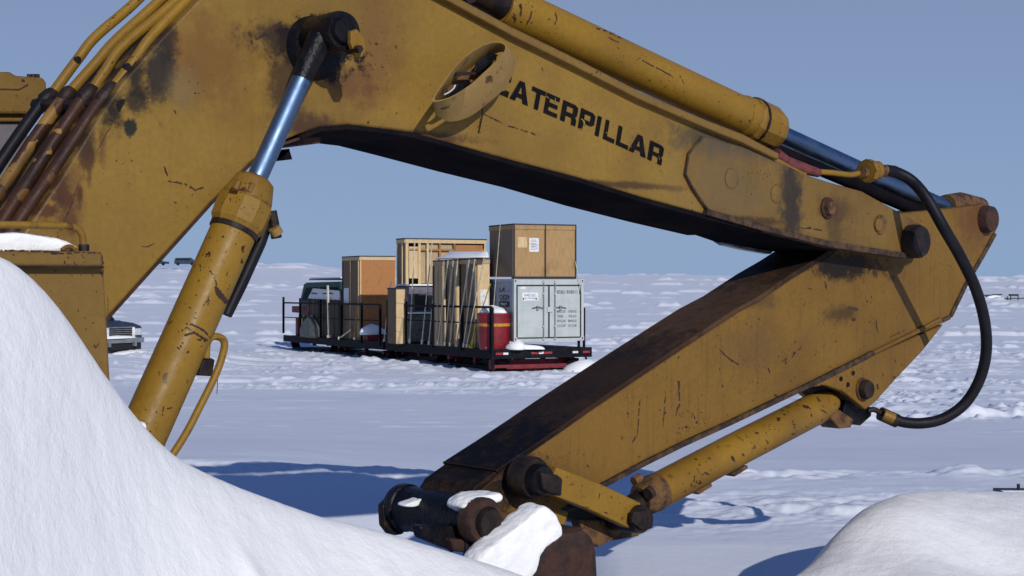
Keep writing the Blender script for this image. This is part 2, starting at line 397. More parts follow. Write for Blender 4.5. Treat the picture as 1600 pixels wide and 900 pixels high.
stick_stain_shade = [stain(815, 755, 75, 48, (.008, .007, .006), .97, .5), stain(770, 790, 55, 45, (.03, .014, .008), .9, .5), stain(1350, 415, 75, 22, (.006, .005, .004), .95, .5),  # black patch under the boom paints the boom's shadow onto the stick
            stain(1345, 492, 24, 16, (.03, .02, .01), .75, .7), stain(1210, 545, 60, 40, (.09, .05, .02), .5, .9), stain(1545, 350, 22, 40, (.10, .04, .02), .7, .8),
            stain(1180, 470, 60, 14, (.03, .02, .01), .5, .8), stain(960, 690, 90, 60, (.20, .10, .022), .35, .9)]
M_stick = paint('stick yellow paint', (.190, .102, .017), (.145, .076, .015), stick_stain_shade, chips=.68, chipscale=34, streak=.95, rough=.55)
M_plate = paint('dark upper plate', (.035, .020, .011), (.012, .009, .008), [stain(1110, 470, 150, 70, (.085, .048, .024), .85, .6), stain(780, 700, 150, 80, (.004, .004, .005), 1, .6)], chips=.66, rough=.6)  # black at the lower end, browner higher up
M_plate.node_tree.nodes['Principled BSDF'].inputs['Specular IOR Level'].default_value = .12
M_cyl = paint('cylinder yellow paint', (.27, .150, .017), (.21, .115, .016), (), chips=.665, chipscale=34, streak=.0, rough=.42, rustmix=.15, edge=.008)
M_dcyl = paint('worn cylinder paint', (.27, .150, .019), (.18, .095, .017), (), chips=.63, chipscale=40, streak=.1, rough=.4, rustmix=.5)
M_body = paint('housing yellow paint', (.195, .115, .027), (.165, .095, .025), (), chips=.67, chipscale=30, streak=.15)
M_grease = simple('black grease', (.003, .003, .005), (.010, .009, .010), rough=.4, scale=12, bump=.4, spec=.2)
M_dsteel = simple('dark oily steel', (.010, .008, .009), (.03, .018, .012), rough=.5, scale=14, bump=.3, spec=.2)
M_rust = simple('brown rust', (.055, .022, .014), (.022, .012, .010), rough=.8, scale=16, bump=.5)
M_rusty = simple('rust with yellow remains', (.15, .075, .022), (.035, .016, .010), rough=.7, scale=18, bump=.5)
M_lip = simple('dark rusty lip', (.085, .045, .018), (.022, .012, .009), rough=.75, scale=22, bump=.5, lo=.35, hi=.6)
M_rubber = simple('black rubber', (.007, .007, .011), (.012, .011, .015), rough=.5, scale=10, bump=.1, spec=.15)
M_under = simple('near black underside', (.006, .006, .009), (.014, .010, .010), rough=1, scale=5, bump=.2, spec=.02)  # near black for the boom's lower plates and the guard bar
M_red = simple('red wrap', (.16, .035, .03), (.08, .02, .02), rough=.6, scale=20)
M_strap_w = simple('bare bright metal', (.6, .62, .66), rough=.3)
M_letter = simple('black lettering paint', (.008, .008, .010), (.014, .012, .013), rough=1, scale=30, bump=0, spec=.0)
def rodmat():
    m = MatB('polished rod steel', rough=.3, metal=1)
    m.color(m.mix(m.mr(m.noise(14, 5, rough=.7), .58, .72, 0, .8), (.13, .20, .32), (.03, .04, .06)))  # blue in the steel colour stands in for the sky's reflection
    lk(m.t, m.mr(m.noise(9, 4), .3, .7, .34, .55), m.b.inputs['Roughness'])
    return m.m
M_rod = rodmat()

# ---- boom
BW = -.42
boom_pts = [(462, 212), (500, 199), (545, 195), (600, 202), (640, 207), (700, 223), (800, 251), (900, 277), (1000, 308), (1100, 335), (1190, 356), (1262, 372),
            (1262, 270), (1215, 246), (1162, 220), (1100, 195), (1000, 153), (900, 101), (800, 53), (687, -8), (600, -60), (520, -85), (430, -75), (360, -40), (310, 0),
            (250, 62), (190, 130), (150, 190), (95, 280), (40, 360), (-40, 480), (-120, 600), (-60, 700), (20, 690), (100, 590), (170, 495), (330, 317), (395, 252), (435, 224)]
boom = empty('boom', (0, 0, 0)); boom.parent = EX
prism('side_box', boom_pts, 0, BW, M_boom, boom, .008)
prism('top_flange', [(640, -44), (700, -12), (800, 42), (900, 91), (1000, 143), (1100, 186), (1162, 210), (1218, 240), (1216, 250), (1160, 223), (1100, 199), (1000, 156), (900, 105), (800, 56), (700, 2), (640, -30)],
      .035, -.44, M_body, boom, .004)
low = [(470, 214), (500, 201), (545, 197), (600, 204), (640, 209), (700, 225), (800, 253), (900, 279), (1000, 310), (1100, 337), (1190, 359)]
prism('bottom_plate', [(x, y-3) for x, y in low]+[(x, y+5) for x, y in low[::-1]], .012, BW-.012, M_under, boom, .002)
prism('bottom_plate', band([(102, 590), (172, 495), (330, 319), (395, 254), (440, 226), (470, 216)], 2.0), .006, BW-.006, M_rust, boom, .001)
tipp = [(1098, 212), (1076, 240), (1071, 272), (1082, 294), (1106, 328), (1190, 352), (1300, 379), (1400, 395), (1432, 401), (1450, 393), (1458, 376), (1451, 357), (1436, 349),
        (1397, 327), (1347, 299), (1300, 286), (1262, 274), (1215, 252), (1160, 229)]
prism('fork_plate', tipp, .014, -.045, M_tip, boom, .004)
farp = [(1190, 352), (1300, 379), (1400, 395), (1432, 401), (1450, 393), (1458, 376), (1451, 357), (1397, 327), (1300, 286), (1215, 252)]
n_ = [L(x, y, 0) for x, y in farp]
vs = [Vector((p.x, .425, p.z)) for p in n_]+[Vector((p.x, .455, p.z)) for p in n_]; k = len(farp)
MB().add(vs, [tuple(range(k)), tuple(range(2*k-1, k-1, -1))]+[(i, i+k, (i+1) % k+k, (i+1) % k) for i in range(k)]).build('fork_plate', M_tip, boom, bevel=.004)
prism('bottom_lip', band([(1106, 331), (1190, 355), (1300, 382), (1400, 397), (1425, 400)], 4.5), .03, -.03, M_lip, boom, .003)
q_ = [L(x, y, -.405) for x, y in ((1018, 330), (1120, 355), (1200, 370), (1240, 385), (1200, 393), (1121, 379), (1024, 346))]; k = len(q_)
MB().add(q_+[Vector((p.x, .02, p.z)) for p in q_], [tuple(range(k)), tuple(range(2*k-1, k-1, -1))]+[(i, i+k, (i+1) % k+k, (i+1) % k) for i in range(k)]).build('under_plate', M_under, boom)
prism('lower_pad', [(1118, 372), (1135, 383), (1170, 391), (1205, 397), (1215, 385), (1190, 374)], -.38, -.43, simple('pale grey pad', (.2, .2, .24), (.08, .08, .1), rough=.3), boom, .006)  # pale grey blue piece below the boom
# weld bead round the doubler plate, plugs, nut and pins
MB().tube([L(x, y, .012) for x, y in [(1098, 214), (1076, 240), (1071, 272), (1082, 294), (1106, 328), (1140, 338), (1190, 351)]], .006, 6).build('weld_seam', M_lip, boom, True)
for (x, y, r, mm) in ((1144, 279, .047, M_tip), (1214, 303, .044, M_tip)):
    ncyl('plug', x, y, .0, .018, r, mm, boom, 24, [(0, 1), (.9, 1), (1, .9)])
ncyl('plug', 1377, 351, .0, .022, .050, M_rusty, boom, 28, [(0, 1), (.8, 1), (1, .93)]); ncyl('plug', 1374, 351, .0, .026, .035, M_tip, boom, 24)
ncyl('washer', 1296, 325, 0, .030, .052, M_rust, boom, 28, [(0, 1), (.8, 1), (1, .9)]); ncyl('nut', 1300, 325, 0, .055, .032, M_rusty, boom, 6, smooth=False)
ncyl('pin_collar', 1432, 377, 0, .035, .088, M_rusty, boom, 32, [(0, 1), (.9, 1), (1, .97)])
pc = ncyl('pin_cap', 1441, 377, 0, .085, .086, M_dsteel, boom, 32, [(0, 1), (.8, 1), (1, .9)])
# rod end of the boom cylinder and greasy hub, black also for the recess shade
ncyl('hub', 498, 74, 0, .03, .10, M_grease, boom, 36, [(0, 1.1), (.6, 1), (1, .93)])
ncyl('rod_pin', 539, 47, 0, .225, .043, M_grease, boom, 28, [(0, 1), (.9, 1), (1, .9)])
prism('pin_retainer', [(548, 48), (558, 45), (570, 60), (572, 78), (566, 90), (556, 86), (548, 68)], .245, .225, M_cyl, boom, .003)
ncyl('bolt', 563, 76, .2, .268, .013, M_dsteel, boom, 6, smooth=False)
prism('gusset_tab', [(443, 250), (452, 232), (457, 249)], -.05, -.3, M_under, boom, .001)
prism('gusset_tab', [(470, 216), (502, 214), (500, 224), (476, 225)], -.05, -.3, M_rust, boom, .001)
prism('gusset_plate', [(640, 120), (648, 60), (660, 56), (664, 118)], .004, -.1, M_boom, boom, .001) if False else None
# oval lamp guard
lg = empty('lamp_guard', (0, 0, 0)); lg.parent = boom
A = [(676, 156), (694, 127), (718, 96), (748, 74), (773, 65), (789, 68), (790, 78), (778, 93), (757, 113), (736, 132), (710, 149), (690, 157)]
B = [(679, 172), (692, 150), (716, 126), (750, 99), (780, 80), (800, 84), (805, 102), (790, 136), (758, 165), (732, 183), (706, 190), (688, 184)]
def loop_smooth(P, w0, w1, sub=5):
    # w grows towards the lower left so that the guard stands off the plate there
    Q = []
    for i in range(len(P)):
        a, b, c, d = [Vector((*P[(i+j) % len(P)], 0)) for j in (-1, 0, 1, 2)]
        for kk in range(sub):
            t = kk/sub; Q.append(.5*((2*b)+(c-a)*t+(2*a-5*b+4*c-d)*t*t+(3*b-a-3*c+d)*t**3))
    return [L(q.x, q.y, w0) for q in Q]
a_ = loop_smooth(A, .20, 0); b_ = loop_smooth(B, .10, 0)
ca = sum(a_, Vector())/len(a_); cb = sum(b_, Vector())/len(b_)
ai = [p+(ca-p)*.035 for p in a_]; bi = [p+(cb-p)*.035 for p in b_]
n = len(a_); vs = a_+b_+bi+ai; fs = []
for ring in range(4):
    for i in range(n):
        j = (i+1) % n; r2 = (ring+1) % 4
        fs.append((ring*n+i, ring*n+j, r2*n+j, r2*n+i))
M_guard = paint('chipped guard paint', (.31, .195, .062), (.24, .145, .045), (), chips=.60, chipscale=15, streak=.0, rustmix=.35, edge=0)
MB().add(vs, fs).build('band', M_guard, lg, True)
prism('shaded_opening', [(741, 112), (746, 98), (757, 88), (770, 84), (779, 85), (774, 93), (762, 103), (750, 113)], .165, .155, M_grease, lg, .002)  # black plates paint the shade of the guard's openings
prism('shaded_opening', [(698, 152), (706, 143), (716, 133), (730, 127), (738, 129), (733, 134), (718, 143), (704, 151)], .165, .155, M_grease, lg, .002)
prism('bracket', [(714, 112), (744, 112), (744, 117), (712, 118)], .172, .16, M_dsteel, lg, .001)
prism('back_plate', [(700, 150), (700, 125), (722, 104), (750, 92), (776, 84), (776, 98), (752, 116), (728, 136), (708, 152)], .118, .11, M_rusty, lg, .002)
hose('bright_edge', [(694, 148, .172), (702, 144, .172), (709, 138, .172), (711, 133, .172)], .003, M_strap_w, lg, 6, 4)
bar('wire', [(752, 150, .06), (754, 180, .02), (748, 208, .004)], .0025, M_dsteel, lg, 6)

# ---- lettering: block letters on the boom's side
GL = {'C': [[(1, .28), (1, 0), (0, 0), (0, 1), (1, 1), (1, .72), (.7, .72), (.7, .8), (.3, .8), (.3, .2), (.7, .2), (.7, .28)]],
      'A': [[(0, 0), (.36, 1), (.64, 1), (1, 0), (.7, 0), (.645, .2), (.5, .2), (.5, .38), (.6, .38), (.5, .76), (.4, .38), (.5, .38), (.5, .2), (.355, .2), (.3, 0)]],
      'T': [[(0, 1), (1, 1), (1, .79), (.65, .79), (.65, 0), (.35, 0), (.35, .79), (0, .79)]],
      'E': [[(0, 0), (0, 1), (1, 1), (1, .8), (.3, .8), (.3, .6), (.93, .6), (.93, .4), (.3, .4), (.3, .2), (1, .2), (1, 0)]],
      'I': [[(0, 0), (0, 1), (1, 1), (1, 0)]],
      'L': [[(0, 0), (0, 1), (.32, 1), (.32, .21), (1, .21), (1, 0)]],
      'P': [[(0, 0), (0, 1), (.8, 1), (1, .88), (1, .44), (.8, .32), (.3, .32), (.3, .52), (.7, .52), (.7, .8), (.3, .8), (.3, .52), (.3, .32), (.3, 0)]],
      'R': [[(0, 0), (0, 1), (.8, 1), (1, .9), (1, .5), (.9, .4), (1, .3), (1, 0), (.7, 0), (.7, .28), (.62, .32), (.3, .32), (.3, .52), (.7, .52), (.7, .8), (.3, .8), (.3, .52), (.3, .32), (.3, 0)]]}
# left foot and right end of each letter on the picture of the boom: baseline runs (790,152) -> (1033,259)
lets = [('C', 770, 793), ('A', 795, 824), ('T', 825.5, 847), ('E', 848, 869), ('R', 874, 898), ('P', 902, 925), ('I', 928.3, 934.5), ('L', 941, 958.5), ('L', 961, 980), ('A', 981, 1008), ('R', 1010.5, 1032.5)]
def basey(x): return 153.5+(x-795)*.4425 - (1-((x-912)/117)**2)*1.5
up_vec = None
bx0, bx1 = L(795, basey(795)), L(1033, basey(1033)); bdir = (bx1-bx0).normalized(); pdir = Vector((-bdir.z, 0, bdir.x))
if pdir.z < 0: pdir = -pdir
for ch, x0, x1 in lets:
    a = L(x0, basey(x0)); b = L(x1, basey(x1)); wv = b-a; h = .083
    if ch == 'T': pass
    for poly in GL[ch]:
        q = [a+wv*u_+pdir*h*v_ for u_, v_ in poly]
        if ch in 'PR':
            # outer ring and hole as a strip of quads
            pass
        front = [Vector((p.x, -.0035, p.z)) for p in q]; back = [Vector((p.x, .002, p.z)) for p in q]; n = len(q)
        bm = bmesh.new(); fv = [bm.verts.new(p) for p in front]
        from mathutils.geometry import tessellate_polygon
        me_f = []
        if ch in 'PRA':
            # split keyholed outlines into simple pieces
            P = lambda u_, v_: a+wv*u_+pdir*h*v_
            pieces = {'P': [[(0, 0), (0, 1), (.3, 1), (.3, 0)], [(.3, .8), (.3, 1), (.8, 1), (1, .88), (.7, .8)], [(.7, .52), (.7, .8), (1, .88), (1, .44)], [(.3, .32), (.3, .52), (.7, .52), (1, .44), (.8, .32)]],
                      'R': [[(0, 0), (0, 1), (.3, 1), (.3, 0)], [(.3, .8), (.3, 1), (.8, 1), (1, .9), (.7, .8)], [(.7, .52), (.7, .8), (1, .9), (1, .5)], [(.3, .32), (.3, .52), (.7, .52), (1, .5), (.9, .4), (.62, .32)], [(.62, .32), (.9, .4), (1, .3), (1, 0), (.7, 0), (.7, .26)]],
                      'A': [[(0, 0), (.36, 1), (.5, 1), (.5, .76), (.3, 0)], [(.5, .76), (.5, 1), (.64, 1), (1, 0), (.7, 0)], [(.36, .2), (.405, .4), (.595, .4), (.64, .2)]]}[ch]
            bm.free(); bm = bmesh.new()
            zoff = 0
            for pi, pc_ in enumerate(pieces):
                vv = [bm.verts.new(Vector((P(*u_).x, -.0035-(.0004 if (ch == 'A' and pi == 2) else 0), P(*u_).z))) for u_ in pc_]
                bm.faces.new(vv)
        else:
            bm.faces.new(fv)
        bm.normal_update(); bmesh.ops.triangulate(bm, faces=bm.faces, ngon_method='EAR_CLIP')
        bmesh.ops.recalc_face_normals(bm, faces=bm.faces)
        me = bpy.data.meshes.new('letter'); bm.to_mesh(me); bm.free()
        o = link('letter', me, M_letter, boom)

M_bare = simple('paint showing through', YEL, YEL2, rough=.6, bump=0)
# ---- scratches, bare spots and rust lines (thin chips of bare metal on the paint)
def chips(parent, lines, w, mat, name='scratch'):
    mb = MB()
    for ln in lines:
        pts, h = ln
        pl = []
        for i in range(len(pts)-1):
            a, b = pts[i], pts[i+1]
            m_ = max(2, int(math.hypot(b[0]-a[0], b[1]-a[1])/4))
            for kk in range(m_): pl.append((a[0]+(b[0]-a[0])*kk/m_+random.uniform(-.7, .7), a[1]+(b[1]-a[1])*kk/m_+random.uniform(-.7, .7)))
        pl.append(pts[-1])
        up, dn = [], []
        for i, (x, y) in enumerate(pl):
            a = pl[max(i-1, 0)]; b = pl[min(i+1, len(pl)-1)]
            dx, dy = b[0]-a[0], b[1]-a[1]; l = math.hypot(dx, dy) or 1; hh = h*random.uniform(.3, 1.35)
            if i in (0, len(pl)-1): hh *= .3
            up.append(L(x+dy/l*hh, y-dx/l*hh, w)); dn.append(L(x-dy/l*hh, y+dx/l*hh, w))
        k = len(pl); mb.add(up+dn, [(i, i+1, k+i+1, k+i) for i in range(k-1) if h > 2.4 or random.random() > .18])
    o = mb.build(name, mat, parent); o['kind'] = 'stuff'; return o
bl = [([(257, 260), (264, 283), (288, 287), (305, 297), (322, 291)], 1.6), ([(271, 314), (280, 321), (286, 323)], 1.8), ([(217, 385), (232, 386), (242, 380)], 1.2),
      ([(755, 178), (790, 195), (841, 211)], 1.0), ([(576, 170), (582, 173)], 2), ([(586, 67), (591, 70)], 2), ([(869, 96), (876, 99)], 1), ([(888, 98), (893, 107)], 1.2),
      ([(905, 106), (913, 117)], 2.2), ([(1018, 160), (1024, 170)], 1), ([(847, 106), (849, 111)], 1.3), ([(400, 62), (420, 50), (440, 33)], 2.5), ([(430, 245), (418, 262), (405, 275)], 1.5),
      ([(345, 8), (352, 3)], 1.5), ([(390, 50), (394, 70)], 1.6), ([(272, 172), (275, 178)], 1.4)]
chips(boom, bl, .0015, M_rust)
chips(boom, [([(908, 186), (912, 190), (915, 196)], 1.5), ([(905, 203), (909, 200)], 1), ([(868, 152), (867, 160)], .8), ([(853, 150), (858, 154)], .6), ([(1029, 243), (1031, 250)], .9), ([(946, 205), (949, 209)], .6), ([(985, 228), (989, 231)], .6)], .0048, M_bare, 'worn_spot')
chips(boom, [([(1250, 356), (1272, 357), (1288, 361)], 1.2), ([(1240, 259), (1215, 300)], .8)], .0155, M_rust)
# rust bead between lines and the leg
chips(boom, [([(178, 188), (150, 240)], .8), ([(122, 290), (108, 330), (90, 372)], 1.0)], .0015, M_rust)

# ---- hydraulic lines on the back of the boom
lines = empty('hydraulic_lines', (0, 0, 0)); lines.parent = EX
LN = [(-.42, [(300, -90), (215, 0), (150, 57), (122, 92), (82, 146)], [(66, 160), (20, 225), (-30, 300)]),
      (-.30, [(340, -90), (250, 0), (182, 62), (150, 98), (110, 143)], [(96, 158), (48, 225), (0, 300), (-40, 360)]),
      (-.18, [(350, -90), (275, 0), (192, 72), (165, 110), (145, 140)], [(127, 158), (72, 240), (8, 340), (-30, 400)]),
      (-.06, [(375, -80), (290, 2), (237, 57), (212, 92), (178, 136)], [(155, 160), (100, 243), (30, 345), (-20, 420)])]
M_hosered = paint('rusted line paint', (.022, .010, .009), (.075, .030, .014), (), chips=.56, chipscale=12, streak=.0, rustmix=.5, edge=0, chipcol=(.26, .145, .03))
for i, (w, up, dn) in enumerate(LN):
    hose('steel_line', [(x, y, w) for x, y in up], .0175, M_cyl, lines)
    x, y = up[-1]; x2, y2 = dn[0]
    bar('coupling', [(x+2, y-4, w), (x-2, y+2, w), (x2+4, y2-4, w), (x2, y2+4, w)], [.019, .026, .026, .020], M_dsteel, lines, 10)
    hose('lower_line', [(x, y, w) for x, y in dn], .021, M_hosered if i > 0 else M_rubber, lines)
bar('clamp', [(56, 164, -.46), (192, 166, -.0)], .022, M_dsteel, lines, 8)
for (x, y, w) in ((122, 93, -.42), (200, 104, -.06)): ncyl('clip', x, y, w-.0, w+.02, .012, M_dsteel, lines, 8)

# ---- boom cylinder
bc = empty('boom_cylinder', (0, 0, 0)); bc.parent = EX; w = .13
bar('barrel', [(165, 809, w), (290, 529.5, w), (363, 366, w), (372, 345, w)], .073, M_cyl, bc, 40)
bar('collar', [(366, 360, w), (370, 350, w), (377, 334, w), (385, 316, w), (387, 311, w)], [.075, .088, .090, .088, .078], M_cyl, bc, 10, False)
bar('seam_ring', [(364, 364, w), (367, 357, w)], .0785, M_dsteel, bc, 40)
bar('gland', [(386, 314, w), (389, 306, w), (399, 283, w), (401, 278, w)], [.080, .078, .062, .045], M_dcyl, bc, 24)
for dx, dy in ((-22, -8), (0, -3), (20, 6)): bar('gland_bolt', [(388+dx, 305+dy, w+.06), (394+dx, 291+dy, w+.055)], .013, M_dcyl, bc, 6, False)
bar('rod', [(394, 295, w), (444, 184, w), (497, 66, w)], .033, M_rod, bc, 32)
bar('rod_eye_neck', [(470, 126, w), (482, 98, w), (500, 60, w)], [.033, .038, .042], M_grease, bc, 24)
ncyl('rod_eye', 538, 48, .03, .205, .068, M_grease, bc, 36, [(0, .9), (.1, 1), (.9, 1), (1, .92)])
bar('port_block', [(424, 330, w), (432, 372, w)], .018, M_dsteel, bc, 8); bar('port_cap', [(428, 356, w+.02), (434, 366, w+.02)], .020, M_guard, bc, 10)
bar('side_tube', [(420, 340, w-.02), (406, 380, w-.02), (376, 446, w-.02), (354, 492, w-.02)], [.020, .020, .020, .018], M_rubber, bc)
hose('guard_pipe', [(322, 560, w), (324, 535, w), (334, 526, w), (348, 530, w), (350, 545, w), (338, 583, w), (310, 640, w), (289, 680, w), (262, 722, w), (245, 750, w)], .0118, M_cyl, bc)
prism('pipe_bracket', [(313, 574), (322, 556), (336, 562), (332, 588), (311, 587)], w, w-.05, M_dsteel, bc, .003)
bar('frayed_wire', [(341, 570, w), (340, 592, w), (339, 616, w)], .0012, M_dsteel, bc, 5)
def chips_cyl(parent, lines, w, r, mid, name='scratch'):
    """bare marks laid on the curved flank: w offset follows the barrel's roundness; mid(px,py)-> signed px distance from the axis and px radius"""
    mb = MB()
    for pts, h in lines:
        pl = []
        for i in range(len(pts)-1):
            a, b = pts[i], pts[i+1]; m_ = max(2, int(math.hypot(b[0]-a[0], b[1]-a[1])/3))
            for kk in range(m_): pl.append((a[0]+(b[0]-a[0])*kk/m_+random.uniform(-.6, .6), a[1]+(b[1]-a[1])*kk/m_+random.uniform(-.6, .6)))
        pl.append(pts[-1]); up, dn = [], []
        for i, (x, y) in enumerate(pl):
            a = pl[max(i-1, 0)]; b = pl[min(i+1, len(pl)-1)]
            dx, dy = b[0]-a[0], b[1]-a[1]; l = math.hypot(dx, dy) or 1; hh = h*random.uniform(.5, 1.1)*(.3 if i in (0, len(pl)-1) else 1)
            for q, sg in ((up, 1), (dn, -1)):
                q.append(mid(x+sg*dy/l*hh, y-sg*dx/l*hh))
        k = len(pl); mb.add(up+dn, [(i, i+1, k+i+1, k+i) for i in range(k-1) if h > 1.9 or random.random() > .2])
    o = mb.build(name, M_rust, parent); o['kind'] = 'stuff'; return o
def on_barrel(a3, b3, r):
    """returns f(px,py): the point where that sight line meets the barrel a3-b3 (machine frame)"""
    A3, B3 = L(*a3), L(*b3); ax = (B3-A3).normalized()
    o = Vector((U.dot(-P0), -N.dot(-P0), EYE-ZB))     # the viewer in the machine frame
    def f(px, py):
        t3 = (L(px, py, 0)-o).normalized()
        dd = t3-ax*t3.dot(ax); oo = (o-A3)-ax*(o-A3).dot(ax)
        a = dd.dot(dd); b = 2*dd.dot(oo); c = oo.dot(oo)-(r+.001)**2; D = b*b-4*a*c
        t = (-b-math.sqrt(max(D, 0)))/(2*a)
        return o+t3*t
    return f
fb = on_barrel((165, 809, w), (363, 366, w), .073)
br = [([(285, 504), (300, 507), (318, 516), (329, 528)], 1.8), ([(278, 519), (292, 512), (300, 516)], 1.3), ([(287, 524), (303, 519), (325, 533)], 2.2), ([(308, 530), (328, 534)], 1.6),
      ([(313, 541), (322, 543)], 1.6), ([(276, 542), (281, 546), (286, 534)], 1.8), ([(336, 447), (340, 455), (352, 470), (356, 474)], 5), ([(337, 437), (339, 447)], 1.4), ([(312, 412), (314, 424)], 1.2),
      ([(294, 480), (299, 482)], 1.2), ([(305, 488), (310, 489)], 1.2), ([(317, 478), (321, 474)], 1.4), ([(270, 636), (258, 640)], 1.2), ([(256, 634), (254, 650)], 1.6), ([(235, 672), (236, 675)], 1.3),
      ([(272, 616), (273, 614)], 1.2), ([(244, 644), (245, 645)], 1.4), ([(305, 462), (309, 460)], 1), ([(288, 474), (291, 475)], 1), ([(356, 425), (354, 432)], 1)]
chips_cyl(bc, br, w, .073, fb)

# ---- stick
SW0, SW1 = -.105, -.425
st = empty('stick', (0, 0, 0)); st.parent = EX
edge = [(779, 741), (836, 703), (881, 672), (926, 640), (1022, 575), (1100, 523), (1150, 490), (1187, 470), (1240, 434), (1275, 413)]
head = [(1320, 383), (1380, 345), (1410, 333), (1480, 326), (1535, 319), (1555, 326), (1561, 343), (1555, 368), (1538, 398), (1510, 446), (1485, 500), (1474, 505)]
botm = [(1366, 552), (1254, 608), (1147, 659), (1068, 695), (1006, 726), (950, 756), (905, 777), (858, 808), (815, 838), (775, 850), (748, 845), (733, 826), (735, 800), (750, 768)]
stick_pts = edge+head+botm
prism('side_box', stick_pts, SW0, SW1, M_stick, st, .006)
nose = [(730, 845), (727, 815), (732, 790), (748, 764), (779, 741)]
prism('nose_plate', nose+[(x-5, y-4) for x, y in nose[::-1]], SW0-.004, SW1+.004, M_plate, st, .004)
e2_ = edge[:1]+edge[1:]+[(1320, 383), (1378, 345)]
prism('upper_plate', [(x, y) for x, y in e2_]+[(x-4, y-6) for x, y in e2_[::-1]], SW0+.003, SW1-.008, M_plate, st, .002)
prism('bottom_flange', [(x, y-4) for x, y in botm[:7]]+[(x, y+4) for x, y in botm[:7][::-1]], SW0+.022, SW1-.022, M_lip, st, .003)
prism('bottom_flange', band([(1366, 551), (1430, 520), (1472, 498)], 3), SW0+.012, SW0-.01, M_stick, st, .002)
gus = [(1254, 607), (1290, 602), (1318, 612), (1340, 630), (1352, 640), (1368, 628), (1400, 592), (1440, 550), (1474, 507), (1366, 554)]
prism('gusset', gus, SW0-.002, SW0-.035, M_stick, st, .004)
g2 = [L(x, y, SW0) for x, y in gus]; k = len(g2)
MB().add([Vector((p.x, -SW1-.035, p.z)) for p in g2]+[Vector((p.x, -SW1, p.z)) for p in g2], [tuple(range(k)), tuple(range(2*k-1, k-1, -1))]+[(i, i+k, (i+1) % k+k, (i+1) % k) for i in range(k)]).build('gusset', M_stick, st)
prism('end_rim', band([(1474, 500), (1487, 494), (1510, 446), (1538, 398), (1556, 365)], 2.5), SW0+.010, SW1-.010, M_lip, st, .002)
ncyl('head_pin', 1551, 342, SW1-.02, SW0+.05, .078, M_rust, st, 32, [(0, .9), (.1, 1), (.92, 1), (1, .9)])
bar('rod_clevis', [(1478, 322, -.23), (1500, 318, -.23), (1530, 326, -.22)], .065, M_rusty, st, 16)
ncyl('cylinder_pin', 1359, 609, SW0-.06, SW0+.045, .050, M_dsteel, st, 28, [(0, 1), (.85, 1), (1, .85)])
ncyl('cylinder_pin_collar', 1350, 608, SW0-.03, SW0+.01, .058, M_rusty, st, 24)
for x, y in ((1334, 583), (1315, 592), (1326, 601)): ncyl('hole', x, y, SW0-.01, SW0+.004, .012, M_grease, st, 10)
# tip of the stick
ncyl('tip_boss', 757, 817, -.52, .0, .096, M_grease, st, 40, [(0, .95), (.03, 1), (.1, 1), (.11, .93), (.9, .93), (.91, 1), (.98, 1), (1, .95)])
ncyl('tip_boss_ring', 760, 815, -.02, .045, .088, M_rust, st, 40, [(0, 1), (.8, 1), (1, .9)])
ncyl('tip_boss_core', 768, 817, .0, .07, .058, M_dsteel, st, 28, [(0, 1), (.8, 1), (1, .85)])
prism('tip_ear', [(598, 790), (612, 776), (640, 778), (632, 835), (612, 838), (600, 822)], -.50, -.54, M_dsteel, st, .01)
prism('tip_block', [(705, 842), (765, 846), (764, 868), (710, 862)], -.02, -.08, M_rust, st, .01)
prism('tip_block', [(655, 822), (735, 822), (735, 862), (700, 858), (662, 842)], -.06, -.12, M_grease, st, .01)
bar('shackle', [(727, 800, -.02), (729, 840, -.02), (727, 880, -.02)], .010, M_dsteel, st, 8)
bar('shackle', [(695, 822, -.1), (706, 835, -.1), (704, 868, -.1)], .008, M_dsteel, st, 8)
# guide link, its two bosses and the bucket link
gl = empty('guide_link', (0, 0, 0)); gl.parent = EX
prism('link_bar', band([(862, 750), (925, 774), (993, 806)], 22), .035, -.02, M_cyl, gl, .006)
prism('link_bar', band([(840, 752), (925, 790), (985, 818)], 18), -.40, -.44, M_dsteel, gl, .006)
ncyl('link_boss', 838, 748, -.06, .02, .084, M_dsteel, gl, 36, [(0, 1), (.8, 1), (1, .9)])
ncyl('link_boss', 850, 751, -.0, .065, .062, M_grease, gl, 32, [(0, 1), (.85, 1), (1, .88)])
prism('link_boss_cap', [(846, 738), (872, 742), (880, 748), (878, 776), (866, 772), (850, 766)], .085, .02, M_dsteel, gl, .008)
ncyl('link_boss', 1003, 812, -.42, .06, .062, M_dsteel, gl, 30, [(0, 1), (.9, 1), (1, .9)])
prism('pin_retainer', [(990, 800), (1012, 796), (1022, 806), (1020, 826), (1002, 828), (988, 816)], .075, .05, M_dsteel, gl, .005)
prism('bucket_link', [(905, 812), (940, 812), (1000, 820), (1000, 838), (955, 846), (935, 856), (915, 846)], -.10, -.16, M_rusty, gl, .01)
prism('bucket_link', [(852, 790), (890, 800), (878, 842), (858, 838)], -.1, -.2, M_dcyl, gl, .01)
chips(gl, [([(908, 765), (910, 778)], .6), ([(938, 770), (936, 782)], .6), ([(915, 792), (920, 793)], 1), ([(944, 800), (950, 802)], 1)], .0365, M_dsteel)
